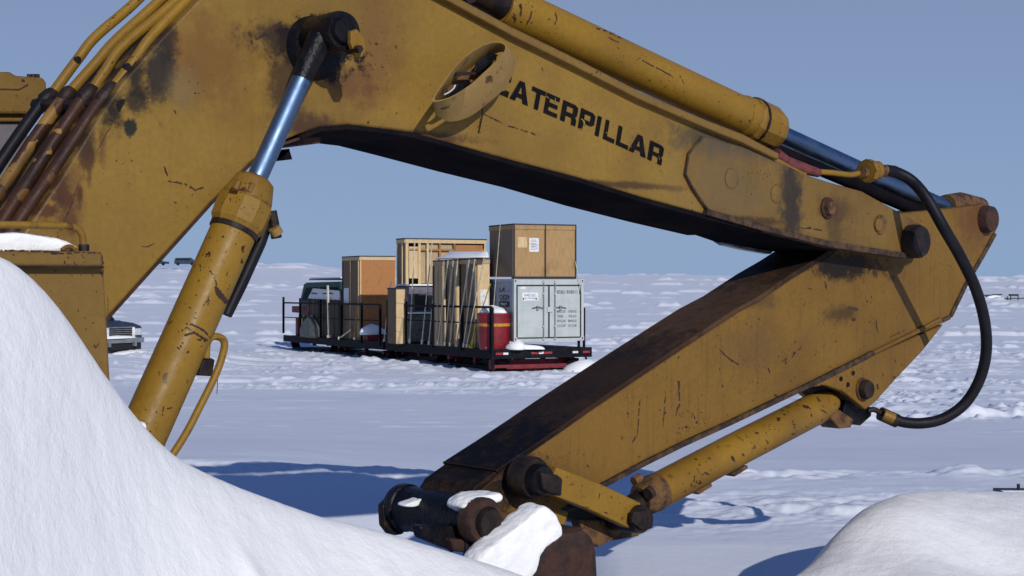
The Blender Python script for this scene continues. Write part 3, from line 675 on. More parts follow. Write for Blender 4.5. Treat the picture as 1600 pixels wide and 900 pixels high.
sc = [([(1185, 496), (1187, 500)], 1), ([(1124, 545), (1134, 556), (1150, 568), (1160, 572)], 1.4), ([(1200, 575), (1203, 583)], 2), ([(1222, 565), (1240, 553), (1253, 541)], 1.8), ([(1242, 536), (1244, 533)], 1.5),
      ([(1288, 430), (1291, 452)], 1.3), ([(1390, 527), (1414, 516)], 1), ([(1262, 450), (1270, 452)], 1), ([(1305, 533), (1308, 534)], 2), ([(1368, 498), (1372, 520)], 0.8), ([(1060, 590), (1062, 630), (1056, 650)], 1.2), ([(1040, 610), (1036, 668)], .9),
      ([(1000, 625), (996, 680)], .8), ([(1210, 615), (1216, 622)], 2), ([(1175, 625), (1178, 627)], 1), ([(1085, 650), (1086, 656)], 1), ([(995, 680), (988, 692)], 1), ([(1372, 592), (1372, 612)], .9), ([(1345, 575), (1346, 577)], 1.6),
      ([(770, 752), (790, 742), (800, 732)], 4), ([(785, 770), (800, 760), (812, 752)], 3), ([(1128, 600), (1130, 606)], 1), ([(1330, 498), (1338, 500)], 3), ([(1325, 480), (1345, 485)], 2)]
chips(st, sc, SW0+.0015, M_rust)

# ---- bucket cylinder
kc = empty('bucket_cylinder', (0, 0, 0)); kc.parent = EX; w = -.22
bar('barrel', [(1022, 771, w), (1034, 764, w), (1147, 704, w), (1270, 641, w), (1288, 632, w), (1300, 627, w)], [.078, .081, .081, .081, .075, .05], M_dcyl, kc, 40)
bar('gland', [(1000, 782, w), (1006, 779, w), (1022, 770, w), (1028, 767, w)], [.062, .078, .084, .082], M_rusty, kc, 28)
bar('rod', [(985, 792, w), (1006, 779, w)], .05, M_dsteel, kc, 20)
bar('gland_port', [(1012, 772, w+.08), (1018, 768, w+.08)], .028, M_rust, kc, 10); bar('gland_port', [(990, 752, w+.06), (1000, 746, w+.06)], .02, M_rusty, kc, 8)
ncyl('barrel_eye', 1330, 603, w-.09, w+.09, .075, M_dsteel, kc, 28)
prism('port_block', [(1290, 640), (1312, 640), (1334, 655), (1330, 668), (1312, 670), (1300, 655)], w+.07, w-.04, M_rusty, kc, .006)
prism('port_block', [(1322, 622), (1345, 632), (1362, 636), (1362, 650), (1345, 665), (1328, 662), (1318, 645)], w+.05, w-.06, M_grease, kc, .006)
for x, y in ((1096, 766), (1152, 738)): prism('mount_lug', [(x-8, y+2), (x+16, y-11), (x+17, y-6), (x-4, y+7)], w+.03, w-.03, M_rusty, kc, .002)
fk = on_barrel((1034, 764, w), (1270, 641, w), .081)
kl = [([(1172, 665), (1180, 672), (1190, 683)], 2.0), ([(1105, 708), (1116, 707)], 1.8), ([(1125, 695), (1132, 694)], 1.3), ([(1140, 695), (1146, 693)], 1.2), ([(1161, 696), (1163, 697)], 2), ([(1143, 712), (1148, 722)], 2.5), ([(1132, 728), (1137, 722)], 1.6),
      ([(1160, 708), (1163, 713)], 2), ([(1275, 620), (1282, 628)], 1.8), ([(1196, 686), (1200, 692)], 2), ([(1240, 662), (1244, 664)], 1), ([(1100, 738), (1108, 742)], 3), ([(1282, 640), (1292, 646)], 2), ([(1222, 668), (1228, 672)], 1), ([(1262, 634), (1268, 640)], 1.2), ([(1210, 655), (1216, 657)], 1), ([(1040, 755), (1043, 757)], 1.2)]
chips_cyl(kc, kl, w, .08, fk)

# ---- stick cylinder, on top of the boom
tc = empty('stick_cylinder', (0, 0, 0)); tc.parent = EX; w = -.23
bar('barrel', [(783, 8, w), (792, 12, w), (845, 36, w), (975, 96, w), (1137, 171, w), (1160, 181, w)], [.075, .088, .09, .09, .092, .092], M_cyl, tc, 44)
bar('base_eye', [(738, -14, w), (765, -2, w), (790, 10, w)], [.055, .06, .07], M_dsteel, tc, 20)
ncyl('base_pin', 735, -14, w-.14, w+.10, .045, M_dsteel, tc, 20)
prism('base_bracket', [(700, -40), (740, -36), (752, -20), (740, 22), (690, 0)], w-.08, w-.11, M_body, tc, .004)
bar('weld_ring', [(1154, 179, w), (1158, 180.5, w), (1166, 184.5, w), (1170, 186, w)], [.093, .1, .1, .093], M_cyl, tc, 36)
bar('head', [(1167, 184, w), (1171, 187, w), (1200, 200, w), (1208, 203, w)], [.09, .112, .112, .098], M_dcyl, tc, 12, False)
bar('head_ring', [(1173, 188, w), (1176, 189, w)], .114, M_dsteel, tc, 30)
bar('rod', [(1200, 201, w), (1341, 265, w), (1492, 331, w)], .046, M_rod, tc, 32)
bar('guard_bar', [(1196, 228, w+.02), (1330, 285, w+.02), (1452, 338, w+.02)], .034, M_under, tc, 12)
ft = on_barrel((845, 36, w), (1137, 171, w), .09)
tl = [([(998, 90), (1010, 98), (1028, 107), (1045, 116), (1052, 121)], 1.2), ([(932, 44), (952, 50), (971, 60)], 1.6), ([(950, 58), (970, 68)], 1.2), ([(1062, 118), (1068, 130)], 1.2), ([(812, 2), (815, 12), (813, 26)], 1.6), ([(832, 8), (829, 28), (822, 40)], 1.3),
      ([(868, 18), (870, 30), (866, 39)], 1.1), ([(856, 30), (861, 30)], 1), ([(923, 49), (925, 52)], 1), ([(1014, 120), (1016, 128)], 1.1), ([(965, 74), (967, 77)], 1), ([(802, 20), (806, 30), (803, 36)], 1.6)]
chips_cyl(tc, tl, w, .09, ft)

# ---- line and hose that feed the bucket cylinder
hl = empty('feed_hose', (0, 0, 0)); hl.parent = EX
bar('wrapped_sleeve', [(1212, 240, -.02), (1228, 252, -.02), (1250, 262, -.02), (1278, 270, -.02)], [.028, .026, .03, .022], M_red, hl, 12)
hose('steel_line', [(1270, 268, -.02), (1300, 270, 0), (1330, 273, .02), (1350, 268, .04)], .014, M_cyl, hl)
bar('fitting', [(1346, 268, .05), (1352, 268, .05)], .03, M_rusty, hl, 8, False)
bar('fitting', [(1353, 267, .05), (1361, 267, .05)], .058, M_dcyl, hl, 8, False)
bar('fitting', [(1361, 267, .05), (1372, 266, .06)], .046, M_dcyl, hl, 14)
bar('fitting', [(1372, 266, .06), (1398, 268, .09)], .030, M_rusty, hl, 12)
hose('hose', [(1385, 266, .08), (1402, 270, .10), (1425, 283, .15), (1448, 310, .22), (1474, 355, .28), (1500, 400, .30), (1524, 450, .30), (1538, 500, .28), (1541, 548, .25), (1531, 592, .2), (1508, 630, .14),
              (1476, 653, .07), (1444, 661, .0), (1414, 660, -.06), (1395, 654, -.10)], .0285, M_rubber, hl, 18, 8)
bar('ferrule', [(1402, 658, -.09), (1375, 646, -.14)], .036, M_dsteel, hl, 12); bar('ferrule', [(1397, 655, -.07), (1380, 648, -.11)], .031, M_dcyl, hl, 10)
hose('elbow', [(1378, 647, -.13), (1366, 640, -.15), (1356, 642, -.17)], .014, M_dsteel, hl)

# ---- bucket: only a worn ear of it stands out of the snow
bk = empty('bucket', (0, 0, 0)); bk.parent = EX
prism('bucket_ear', [(818, 935), (824, 895), (834, 855), (850, 842), (880, 831), (915, 826), (930, 838), (936, 862), (938, 900), (936, 940)], .12, -.05, M_rust, bk, .035)

# ---- machine body at the left
bd = empty('machine_body', (0, 0, 0)); bd.parent = EX
prism('side_panel', [(-500, 410), (163, 412), (175, 628), (185, 820), (-500, 820)], .50, .12, M_body, bd, .008)
prism('deck_edge', [(-500, 388), (160, 393), (162, 417), (-500, 412)], .53, .08, M_body, bd, .006)
prism('seam', [(-500, 412), (163, 416), (163, 419), (-500, 415)], .532, .3, M_dsteel, bd, 0)
hose('handrail', [(-200, 350, .5), (0, 351, .5), (60, 352, .5), (105, 353, .5), (122, 358, .5), (128, 368, .5), (130, 380, .5), (131, 392, .5)], .0095, M_dcyl, bd)
bar('rail_foot', [(131, 382, .5), (131, 392, .5)], .015, M_dsteel, bd, 8)
hose('lift_eye', [(96, 391, .5), (104, 386, .5), (112, 386, .5), (119, 392, .5)], .006, M_dcyl, bd)
prism('upper_housing', [(-400, 112), (18, 112), (24, 118), (68, 121), (73, 128), (76, 172), (68, 178), (-400, 176)], -.75, -1.6, M_body, bd, .012)
prism('housing_trim', [(-400, 179), (55, 179), (48, 190), (-400, 190)], -.78, -1.6, M_body, bd, .004)
prism('grey_panel', [(-400, 191), (46, 191), (30, 330), (-400, 330)], -.80, -1.6, simple('grey primer', (.16, .15, .17), (.11, .10, .11), rough=.7, scale=3), bd, .004)
for x in (46, 52, 58): bar('bolt', [(x, 121, -.8), (x, 116, -.8)], .009, M_dsteel, bd, 6)
chips(bd, [([(78, 396), (100, 396), (125, 394), (158, 395)], 1.3), ([(160, 398), (161, 415)], 1.2), ([(0, 391), (40, 392), (92, 394)], 1.1), ([(105, 398), (108, 404)], 1.2), ([(128, 398), (132, 404)], 1.4), ([(20, 397), (23, 399)], 1.2)], .5315, M_rust)
chips(bd, [([(150, 455), (152, 456)], 1.1), ([(147, 492), (148, 493)], 1.2), ([(112, 430), (113, 431)], 1.3), ([(148, 538), (150, 545), (155, 536)], 1), ([(147, 585), (154, 590)], 1.6), ([(157, 425), (161, 432), (162, 420)], 1.2), ([(168, 460), (169, 520)], .6)], .5015, M_rust)
prism('hand_hold', band([(-60, 138), (30, 140), (44, 132)], 1), -.748, -.76, M_rust, bd, 0)

# ---- snow lying on the machine
def blob(name, pts, w0, w1, rnd, label, noise=.01, shrink=.55, sub=3):
    """rounded snow pat: outline at mid depth, smaller loops to the front and the back"""
    loops = []; n = len(pts)
    cx = sum(p[0] for p in pts)/n; cy = sum(p[1] for p in pts)/n
    wm = (w0+w1)/2
    base = [L(x, y, wm) for x, y in pts]; c = L(cx, cy, wm)
    prof = [(-1, .35), (-.95, .75), (-.6, .95), (0, 1), (.6, .95), (.95, .75), (1, .35)]
    vs = []
    for t, k in prof:
        k2 = 1-(1-k)*shrink
        for p in base:
            q = c+(p-c)*k2; vs.append(Vector((q.x, -(wm+t*(w0-w1)/2), q.z)))
    m = len(prof); fs = [tuple(range(n)), tuple(range((m-1)*n, m*n))[::-1]]
    for i in range(m-1):
        for j in range(n): fs.append((i*n+j, (i+1)*n+j, (i+1)*n+(j+1) % n, i*n+(j+1) % n))
    me = mesh(vs, fs); bm = bmesh.new(); bm.from_mesh(me); bmesh.ops.recalc_face_normals(bm, faces=bm.faces)
    bm.to_mesh(me); bm.free()
    rz = math.pi/2-PHI
    o = link(name, me, SNOW_NEAR, None, True); o.location = (0, Z0, ZB); o.rotation_euler = (0, 0, rz)
    s_ = o.modifiers.new('subd', 'SUBSURF'); s_.levels = s_.render_levels = sub
    tx = bpy.data.textures.new('snowtex', 'CLOUDS'); tx.noise_scale = .06; tx.noise_depth = 3
    d_ = o.modifiers.new('disp', 'DISPLACE'); d_.texture = tx; d_.strength = noise*2; d_.texture_coords = 'LOCAL'
    return tag(o, label=label, cat='snow')
blob('snow_lump', [(722, 915), (728, 885), (733, 868), (752, 850), (776, 830), (800, 812), (822, 795), (832, 784), (846, 788), (858, 803), (868, 822), (871, 834), (856, 842), (838, 852), (826, 880), (815, 925)],
     .15, .03, .03, 'large white snow lump wedged between the stick tip and the rusty bucket ear', .009, .3)
blob('snow_lump', [(704, 792), (716, 778), (735, 769), (768, 768), (774, 774), (758, 782), (742, 795), (735, 806), (720, 800)], .01, -.12, .02, 'small patch of snow lying on top of the dark stick tip', .012, .4)
blob('snow_lump', [(624, 786), (648, 780), (660, 774), (664, 779), (655, 788), (626, 794)], -.30, -.36, .01, 'thin sliver of snow on the far end of the black cross tube', .004, .4)
blob('snow_lump', [(203, 664), (214, 660), (221, 656), (224, 662), (219, 690), (216, 710), (195, 700)], .26, .20, .02, 'small snow tuft stuck to the foot of the boom cylinder', .004, .4)
blob('snow_patch', [(-260, 366), (-60, 364), (0, 365), (35, 368), (68, 376), (88, 386), (99, 393), (60, 398), (-60, 398), (-260, 398)], .50, .15, .03, 'smooth snow cap lying on the yellow machine deck under the handrail', .006, .4)

# ================================================================== SLED TRAIN
PS = math.radians(24); E1 = Vector((math.cos(PS), math.sin(PS), 0)); E2 = Vector((-math.sin(PS), math.cos(PS), 0))
A0 = Vector((-.68, 46.5, 0)); DZ0, DZS = .74, -.0167
def sp(i, t, h=0): p = A0+E1*i+E2*t; return Vector((p.x, p.y, DZ0+DZS*t+h))
def t_at(px, i):
    q = (px-800)/F; return (A0.x+E1.x*i-q*(A0.y+E1.y*i))/(-E2.x+q*E2.y)
def i_at(px, t):
    q = (px-800)/F; return (q*(A0.y+E2.y*t)-(A0.x+E2.x*t))/(E1.x-q*E1.y)
def h_at(py, i, t):
    p = sp(i, t); return EYE-(py-HY)*p.y/F-p.z
def sthing(name, i, t, h, label, cat, group=None, turn=0):
    return empty(name, sp(i, t, h), PS+turn, label=label, cat=cat, group=group)
def part(name, mb, mat, parent, bevel=0, smooth=False, **kw): return tag(mb.build(name, mat, parent, smooth, bevel), **kw)

def wood(name, c, c2, dirt=.3, sc=(1, 1, 1)):
    m = MatB(name, rough=.75, spec=.2)
    g = m.noise(5, 6, vec=m.mapping((6, 6, .6)), rough=.65)
    c_ = m.mix(m.mr(g, .35, .7), c, c2)
    b = m.noise(1.4, 4, rough=.6); c_ = m.mix(m.mr(b, .5, .75, 0, dirt), c_, tuple(q*.45 for q in c2))
    k = m.noise(16, 2, vec=m.mapping((1, 1, .7))); c_ = m.mix(m.mr(k, .72, .76, 0, .7), c_, (.06, .03, .015))
    m.color(c_); m.bump(g, .2, .01); return m.m
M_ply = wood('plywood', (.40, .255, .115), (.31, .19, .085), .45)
M_ply_shade = wood('plywood with painted shade', (.22, .16, .105), (.17, .12, .08), .4)  # darker copy of the plywood: shade of the crate sides put into its colour
M_osb = wood('orange plywood', (.42, .19, .07), (.33, .145, .055), .4)
M_pine = wood('pale pine', (.64, .48, .27), (.50, .36, .19), .3)
M_tanw = wood('tan boards', (.46, .35, .21), (.36, .26, .15), .35)
M_brownw = wood('brown boards', (.20, .135, .08), (.15, .10, .06), .4)
M_olive = wood('grey olive boards', (.085, .075, .05), (.05, .045, .032), .5)
M_lid = simple('dark weathered lid', (.05, .045, .045), (.03, .03, .03), rough=.8)
M_bands = simple('dark steel strap', (.015, .014, .016), rough=.5, scale=20)
M_black = simple('black sled steel', (.005, .006, .010), (.012, .012, .016), rough=.7, scale=6, spec=.1)
M_redsteel = simple('dark red sled steel', (.20, .014, .028), (.10, .010, .018), rough=.6, scale=5)
M_white = simple('white reflective tape', (.75, .75, .75), rough=.5, bump=0); M_redtape = simple('red reflective tape', (.35, .02, .025), rough=.5, bump=0)
M_strap = simple('pale webbing', (.62, .60, .48), (.45, .43, .32), rough=.8); M_ystrap = simple('yellow webbing', (.50, .42, .05), (.40, .3, .04), rough=.8)
M_ropeo = simple('orange webbing', (.42, .24, .04), rough=.8)
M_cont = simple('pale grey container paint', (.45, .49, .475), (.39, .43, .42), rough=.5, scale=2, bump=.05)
M_contb = simple('container flank with painted shade', (.33, .37, .42), (.28, .32, .36), rough=.5, scale=2, bump=.05)  # container paint made darker and bluer: the flank's shade is in the colour
M_ink = simple('black stencil ink', (.02, .02, .025), rough=.7, bump=0)
M_ink2 = simple('faded stencil ink', (.03, .033, .036), rough=.7, bump=0)
M_blue = simple('blue sticker ink', (.06, .08, .25), rough=.6, bump=0)
M_drum = simple('red drum paint', (.22, .010, .016), (.14, .008, .014), rough=.45, scale=4)
M_tank = simple('dark grey tarpaulin', (.14, .13, .17), (.07, .065, .085), rough=.7, scale=5)
M_tank2 = simple('grey green metal', (.13, .13, .11), (.07, .07, .06), rough=.6, scale=5)
M_green = simple('dark green car paint', (.012, .075, .065), (.01, .05, .045), rough=.5, scale=4, bump=0, spec=.15)
M_glass = simple('dark glass', (.008, .03, .03), rough=.6, scale=4, bump=0, spec=.03)

def make_sled(t0, t1, width, posts, label, front):
    ts = t1-t0; c = sthing('cargo_sled', 0, t0, 0, label, 'sled', 'cargo sleds hitched in a train')
    tilt = DZS*0
    def b(a, q): return MB().box(a, q)
    # planks across the deck
    nP = int(ts/.30)
    me0 = None
    for k in range(nP):
        y0 = k*.30+.01
        if me0 is None:
            o = b((.06, 0, -.07), (width-.06, .28, -.004)).build('deck_plank', M_brownw, c); me0 = o.data
        else:
            o = bpy.data.objects.new('deck_plank', me0); COL.objects.link(o); o.parent = c
        o.location = (0, y0, DZS*(y0))
    sk = lambda y: DZS*y
    def long_box(x0, x1, z0, z1, y0=0, y1=None):
        y1 = ts if y1 is None else y1
        return MB().add([(x0, y0, z0+sk(y0)), (x1, y0, z0+sk(y0)), (x1, y1, z0+sk(y1)), (x0, y1, z0+sk(y1)), (x0, y0, z1+sk(y0)), (x1, y0, z1+sk(y0)), (x1, y1, z1+sk(y1)), (x0, y1, z1+sk(y1))],
                        [(0,3,2,1),(4,5,6,7),(0,1,5,4),(1,2,6,5),(2,3,7,6),(3,0,4,7)])
    for x0 in (0, width-.06): part('side_beam', long_box(x0, x0+.06, -.30, .02), M_black, c)
    part('centre_beam', long_box(.6, .75, -.36, -.08), M_black, c); part('centre_beam', long_box(width-.75, width-.6, -.36, -.08), M_black, c)
    be = part('bumper_beam', b((-.02, -.09, -.30), (width+.02, -.012, .03)), M_black, c)
    if front:
        for x0, x1, mm in ((.12, .38, M_redtape), (.39, .57, M_white), (1.40, 1.68, M_redtape), (1.69, 1.86, M_white), (1.87, 2.18, M_redtape), (2.95, 3.15, M_white), (3.34, 3.60, M_redtape)):
            part('reflector', b((x0, -.098, -.16), (x1, -.0915, -.09)), mm, be)
    # skis with uprights and cross beams
    for y0 in ((.5, ts*.5-.8), (ts*.5+.7, ts-.5)):
        ya, yb = y0
        for x0 in (.35, width-.75):
            sk_ = MB(); zz = -.70
            sk_.add([(x0, ya-.35, zz+.28), (x0+.4, ya-.35, zz+.28), (x0, ya, zz), (x0+.4, ya, zz), (x0, yb, zz+sk(yb)), (x0+.4, yb, zz+sk(yb)), (x0, yb+.35, zz+.28+sk(yb)), (x0+.4, yb+.35, zz+.28+sk(yb)),
                     (x0, ya-.35, zz+.36), (x0+.4, ya-.35, zz+.36), (x0, ya, zz+.12), (x0+.4, ya, zz+.12), (x0, yb, zz+.12+sk(yb)), (x0+.4, yb, zz+.12+sk(yb)), (x0, yb+.35, zz+.36+sk(yb)), (x0+.4, yb+.35, zz+.36+sk(yb))],
                    [(0,1,3,2),(2,3,5,4),(4,5,7,6),(8,10,11,9),(10,12,13,11),(12,14,15,13),(0,8,9,1),(6,7,15,14),(0,2,10,8),(2,4,12,10),(4,6,14,12),(1,9,11,3),(3,11,13,5),(5,13,15,7)])
            part('runner', sk_, M_black, c)
            for y in (ya+.2, (ya+yb)/2, yb-.3): part('upright', b((x0+.12, y, -.62), (x0+.28, y+.14, -.2)), M_redsteel, c)
        part('cross_beam', b((.2, ya, -.50), (width-.2, ya+.18, -.36)), M_redsteel, c)
        part('cross_beam', b((.2, yb-.3, -.52), (width-.2, yb-.12, -.38)), M_redsteel, c)
    # rail
    for px, ytop in posts:
        y = t_at(px, 0)-t0; y = min(max(y, .03), ts-.03); H = h_at(ytop, 0, y+t0)
        part('rail_post', MB().box((-.048, y-.045, -.14), (.048, y+.045, H)), M_black, c)
        posts_z.append((y+t0, H))
    return c
posts_z = []
RA = [(606, 476.0), (635, 477), (677, 478.3), (722, 479), (767.5, 479.5)]
RB = [(442.5, 472), (469, 472.5), (501, 473), (533, 474), (565, 475), (594, 475.5)]
T_SPLIT = t_at(600, 0)
sledA = make_sled(0, T_SPLIT-.15, 3.66, RA, 'black steel cargo sled carrying the grey container, nearest of the train', True)
sledB = make_sled(T_SPLIT+.15, 26.6, 3.6, RB, 'black steel cargo sled at the far end of the train under the orange crate', False)
def rail(c, t0, pa, pb, rr=.044):
    (xa, ya), (xb, yb) = pa, pb
    a = t_at(xa, 0); b = t_at(xb, 0)
    A_ = Vector((0, a-t0, h_at(ya, 0, a)+DZS*(a-t0))); B_ = Vector((0, b-t0, h_at(yb, 0, b)+DZS*(b-t0)))
    return MB().tube([A_, B_], rr, 6)
part('top_rail', rail(sledA, 0, (768, 480), (606, 477)), M_black, sledA); part('mid_rail', rail(sledA, 0, (768, 506), (606, 498.5), .026), M_black, sledA)
tb = T_SPLIT+.15
part('top_rail', rail(sledB, tb, (594, 476), (442.5, 473)), M_black, sledB); part('mid_rail', rail(sledB, tb, (594, 501), (442.5, 495.5), .026), M_black, sledB)
part('end_rail', MB().tube([(0, 26.55-tb, h_at(473, 0, 26.5)+DZS*(26.5-tb)), (3.5, 26.55-tb, h_at(473, 0, 26.5)+DZS*(26.5-tb))], .025, 6), M_black, sledB)
# ladder legs and the right hand rail at the near end
part('stand_leg', MB().box((-.05, -.14, -.70), (.03, -.10, 1.40)), M_black, sledA)
part('stand_leg', MB().add([(3.42, -.1, -.3), (3.48, -.1, -.3), (3.52, -.1, -.62), (3.58, -.1, -.62), (3.42, -.05, -.3), (3.48, -.05, -.3), (3.52, -.05, -.62), (3.58, -.05, -.62)], [(0,1,3,2),(4,6,7,5),(0,4,5,1),(2,3,7,6),(0,2,6,4),(1,5,7,3)]), M_black, sledA)
part('step_bar', MB().box((2.9, -.1, -.47), (3.52, -.05, -.43)), M_black, sledA)
for x, z0, z1 in ((3.36, .0, 1.48), (3.56, -.1, 1.36)): part('rail_post', MB().box((x, .3, z0), (x+.07, .37, z1)), M_black, sledA)
for z in (1.32, .62): part('side_rail', MB().box((3.3, .31, z), (3.6, .36, z+.05)), M_black, sledA)
part('side_rail', MB().box((3.58, .35, 1.30), (3.62, 12, 1.36)), M_black, sledA)
part('ski_beam', MB().box((.10, -.06, -.60), (2.75, .10, -.50)), M_redsteel, sledA); part('ski_beam', MB().box((.2, .5, -.68), (3.3, .7, -.5)), M_redsteel, sledA)
part('tow_hitch', MB().box((1.7, T_SPLIT-.4, -.45), (1.9, T_SPLIT+.6, -.3)), M_black, sledA)

# ---- crates
def dims(i, t, pxL, pxR, ytop, ybot):
    w = i_at(pxR, t)-i; ln = t_at(pxL, i)-t; h0 = h_at(ybot, i, t); h1 = h_at(ytop, i, t)
    return w, ln, h0, h1-h0
def crate(i, t, w, ln, h0, H, label, mats, battens=(), side_battens=(), rails=True, group='shipping crates on the sleds', name='shipping_crate', panels=1, top_snow=0, hollow=False):
    c = sthing(name, i, t, h0, label, 'crate', group)
    mf, ms, mb_ = mats
    th = .03
    if not hollow:
        for k in range(panels):
            x0 = w*k/panels+.004; x1 = w*(k+1)/panels-.004
            part('front_panel', MB().box((x0, 0, .02), (x1, th, H-.02)), mf, c)
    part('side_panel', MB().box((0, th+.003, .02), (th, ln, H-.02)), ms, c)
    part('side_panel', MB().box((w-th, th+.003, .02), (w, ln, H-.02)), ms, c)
    part('back_panel', MB().box((th+.002, ln-th, .02), (w-th-.002, ln-.002, H-.02)), mf, c)
    part('lid', MB().box((-.03, -.03, H-.02+.001), (w+.01, ln+.01, H+.03)), M_lid, c)
    part('base', MB().box((.0, .0, -.0), (w, ln, .018)), ms, c)
    if rails:
        part('top_batten', MB().box((0, -.028, H-.16), (w, -.002, H-.02)), mb_, c); part('top_batten', MB().box((-.028, .0, H-.16), (-.002, ln, H-.02)), mb_, c)
    for x, ww, mm in battens: part('batten', MB().box((x*w-ww/2, -.036, .02), (x*w+ww/2, -.003, H-.17 if rails else H-.02)), mm, c)
    for y, ww, mm in side_battens: part('side_batten', MB().box((-.036, y*ln-ww/2, .02), (-.003, y*ln+ww/2, H-.17 if rails else H-.02)), mm, c)
    if top_snow:
        o = part('lid_snow', MB().box((.01, .01, H+.021), (w-.01, ln-.01, H+.021+top_snow)), SNOW_NEAR, None, .02); o.parent = None
        o.location = c.location; o.rotation_euler = c.rotation_euler; o.name = 'snow_layer'
        tag(o, label='thin snow layer on the lid of the ' + label.split(',')[0][:60], cat='snow')
    return c
# grey container (short, with double doors)
ci = .85; ct = t_at(803, ci); cw, _, ch0, cH = dims(ci, ct, 767, 912, 436, 534); cL = 3.0
cc = sthing('shipping_container', ci, ct, ch0, 'pale grey steel container with double doors under the plywood crate', 'container')
fr = MB(); fw = .10
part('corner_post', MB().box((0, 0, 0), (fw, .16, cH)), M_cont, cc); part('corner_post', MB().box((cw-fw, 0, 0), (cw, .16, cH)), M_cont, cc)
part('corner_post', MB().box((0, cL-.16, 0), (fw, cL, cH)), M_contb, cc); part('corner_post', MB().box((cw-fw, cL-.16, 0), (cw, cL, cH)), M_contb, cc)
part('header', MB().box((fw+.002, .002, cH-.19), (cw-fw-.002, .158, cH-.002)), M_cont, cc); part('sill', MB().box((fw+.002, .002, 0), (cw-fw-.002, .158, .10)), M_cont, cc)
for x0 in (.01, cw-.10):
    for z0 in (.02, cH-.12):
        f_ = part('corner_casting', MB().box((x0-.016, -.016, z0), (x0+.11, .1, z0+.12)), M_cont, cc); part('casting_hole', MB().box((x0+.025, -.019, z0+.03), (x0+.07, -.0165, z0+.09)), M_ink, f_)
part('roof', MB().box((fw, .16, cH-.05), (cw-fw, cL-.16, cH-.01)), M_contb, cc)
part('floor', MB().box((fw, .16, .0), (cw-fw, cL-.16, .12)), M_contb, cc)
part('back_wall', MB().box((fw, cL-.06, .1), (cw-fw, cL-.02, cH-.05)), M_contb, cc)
# corrugated flanks
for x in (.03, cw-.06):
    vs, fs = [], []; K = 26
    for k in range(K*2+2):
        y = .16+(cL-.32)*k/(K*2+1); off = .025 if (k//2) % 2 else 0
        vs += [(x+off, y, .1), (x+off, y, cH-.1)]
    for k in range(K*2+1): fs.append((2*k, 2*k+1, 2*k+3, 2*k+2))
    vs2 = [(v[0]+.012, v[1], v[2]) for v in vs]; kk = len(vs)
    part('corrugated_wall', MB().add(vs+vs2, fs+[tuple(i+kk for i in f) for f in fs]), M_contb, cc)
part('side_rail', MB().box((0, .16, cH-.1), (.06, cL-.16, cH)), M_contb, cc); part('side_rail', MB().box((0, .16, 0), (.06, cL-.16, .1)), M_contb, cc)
part('gasket', MB().box((fw+.003, .035, .102), (cw-fw-.003, .05, cH-.192)), M_ink, cc)
dmid = cw*.497; doors = []
for x0, x1 in ((fw+.035, dmid-.025), (dmid+.025, cw-fw-.035)):
    d = part('door', MB().box((x0, .012, .135), (x1, .034, cH-.225)), M_cont, cc, .004); doors.append(d)
    part('door_rib', MB().box((x0, .004, .135+(cH-.36)*.52), (x1, .0115, .135+(cH-.36)*.56)), M_cont, d)
for x in (cw*.418, cw*.582):
    part('lock_rod', MB().tube([(x, -.03, .04), (x, -.03, cH-.05)], .018, 8), simple('galvanised rod', (.34, .36, .36), (.25, .26, .26), rough=.4, metal=.6) if x < cw*.5 else bpy.data.materials['galvanised rod'], cc)
    for z in (.08, .5, 1.1, 1.6, cH-.1): part('rod_bracket', MB().box((x-.04, -.045, z-.03), (x+.04, .012, z+.03)), M_cont, cc)
M_galv = bpy.data.materials['galvanised rod']
part('lock_box', MB().box((cw*.47, -.03, cH*.47), (cw*.55, .003, cH*.55)), M_cont, cc)
for x0, x1 in ((cw*.25, cw*.42), (cw*.585, cw*.74)): 
    part('lock_handle', MB().tube([(x0, -.05, cH*.535), ((x0+x1)/2, -.055, cH*.55), (x1, -.05, cH*.53)], .014, 6), M_ink2, cc)
    part('lock_catch', MB().box(((x0+x1)/2-.05, -.05, cH*.50), ((x0+x1)/2+.03, .002, cH*.57)), M_galv, cc)
def text(s_, x, z, h, parent, mat, y=0.0, wid=None, side=False, name='lettering'):
    cu = bpy.data.curves.new('t', 'FONT'); cu.body = s_; cu.size = h*1.38; cu.offset = .006*h*3; cu.space_character = 1.05
    to = bpy.data.objects.new('t', cu); COL.objects.link(to); bpy.context.view_layer.update()
    me = bpy.data.meshes.new_from_object(to.evaluated_get(bpy.context.evaluated_depsgraph_get())); bpy.data.objects.remove(to)
    xs = [v.co.x for v in me.vertices]; wd = max(xs)-min(xs); k = (wid/wd) if wid else 1
    for v in me.vertices:
        vx = (v.co.x-min(xs))*k; vz = v.co.y
        v.co = (x+vx, y, z+vz) if not side else (y, x-vx, z+vz)
    return link(name, me, mat, parent)
yd = .0095
D1, D2 = doors
text('BSBU 858011 8', cw*.615, cH*.765, .115, D2, M_ink2, yd, cw*.345)
for k, (a_t, b_t) in enumerate((('MAX.GR', '10160 KG'), ('TARE', '1320 KG'), ('PAYLOAD', '8840 KG'), ('CU.CAP', '10.3 CU.M'))):
    text(a_t, cw*.615, cH*(.455-.076*k), .085, D2, M_ink if k == 0 else M_ink2, yd, cw*(.125 if k != 1 else .09))
    text(b_t, cw*.775, cH*(.455-.076*k), .085, D2, M_ink2, yd, cw*.12)
sg = part('sticker', MB().box((cw*.12, .0075, cH*.655), (cw*.345, .0112, cH*.785)), M_white, D1)
text('ARCTIC', cw*.15, cH*.725, .07, sg, M_blue, .0065, cw*.16); text('SUPPLY', cw*.16, cH*.68, .05, sg, M_blue, .0065, cw*.15)
for x in (.135, .315): part('sticker_mark', MB().box((cw*x-.02, .0035, cH*.67), (cw*x+.03, .0062, cH*.695)), M_ink, sg)
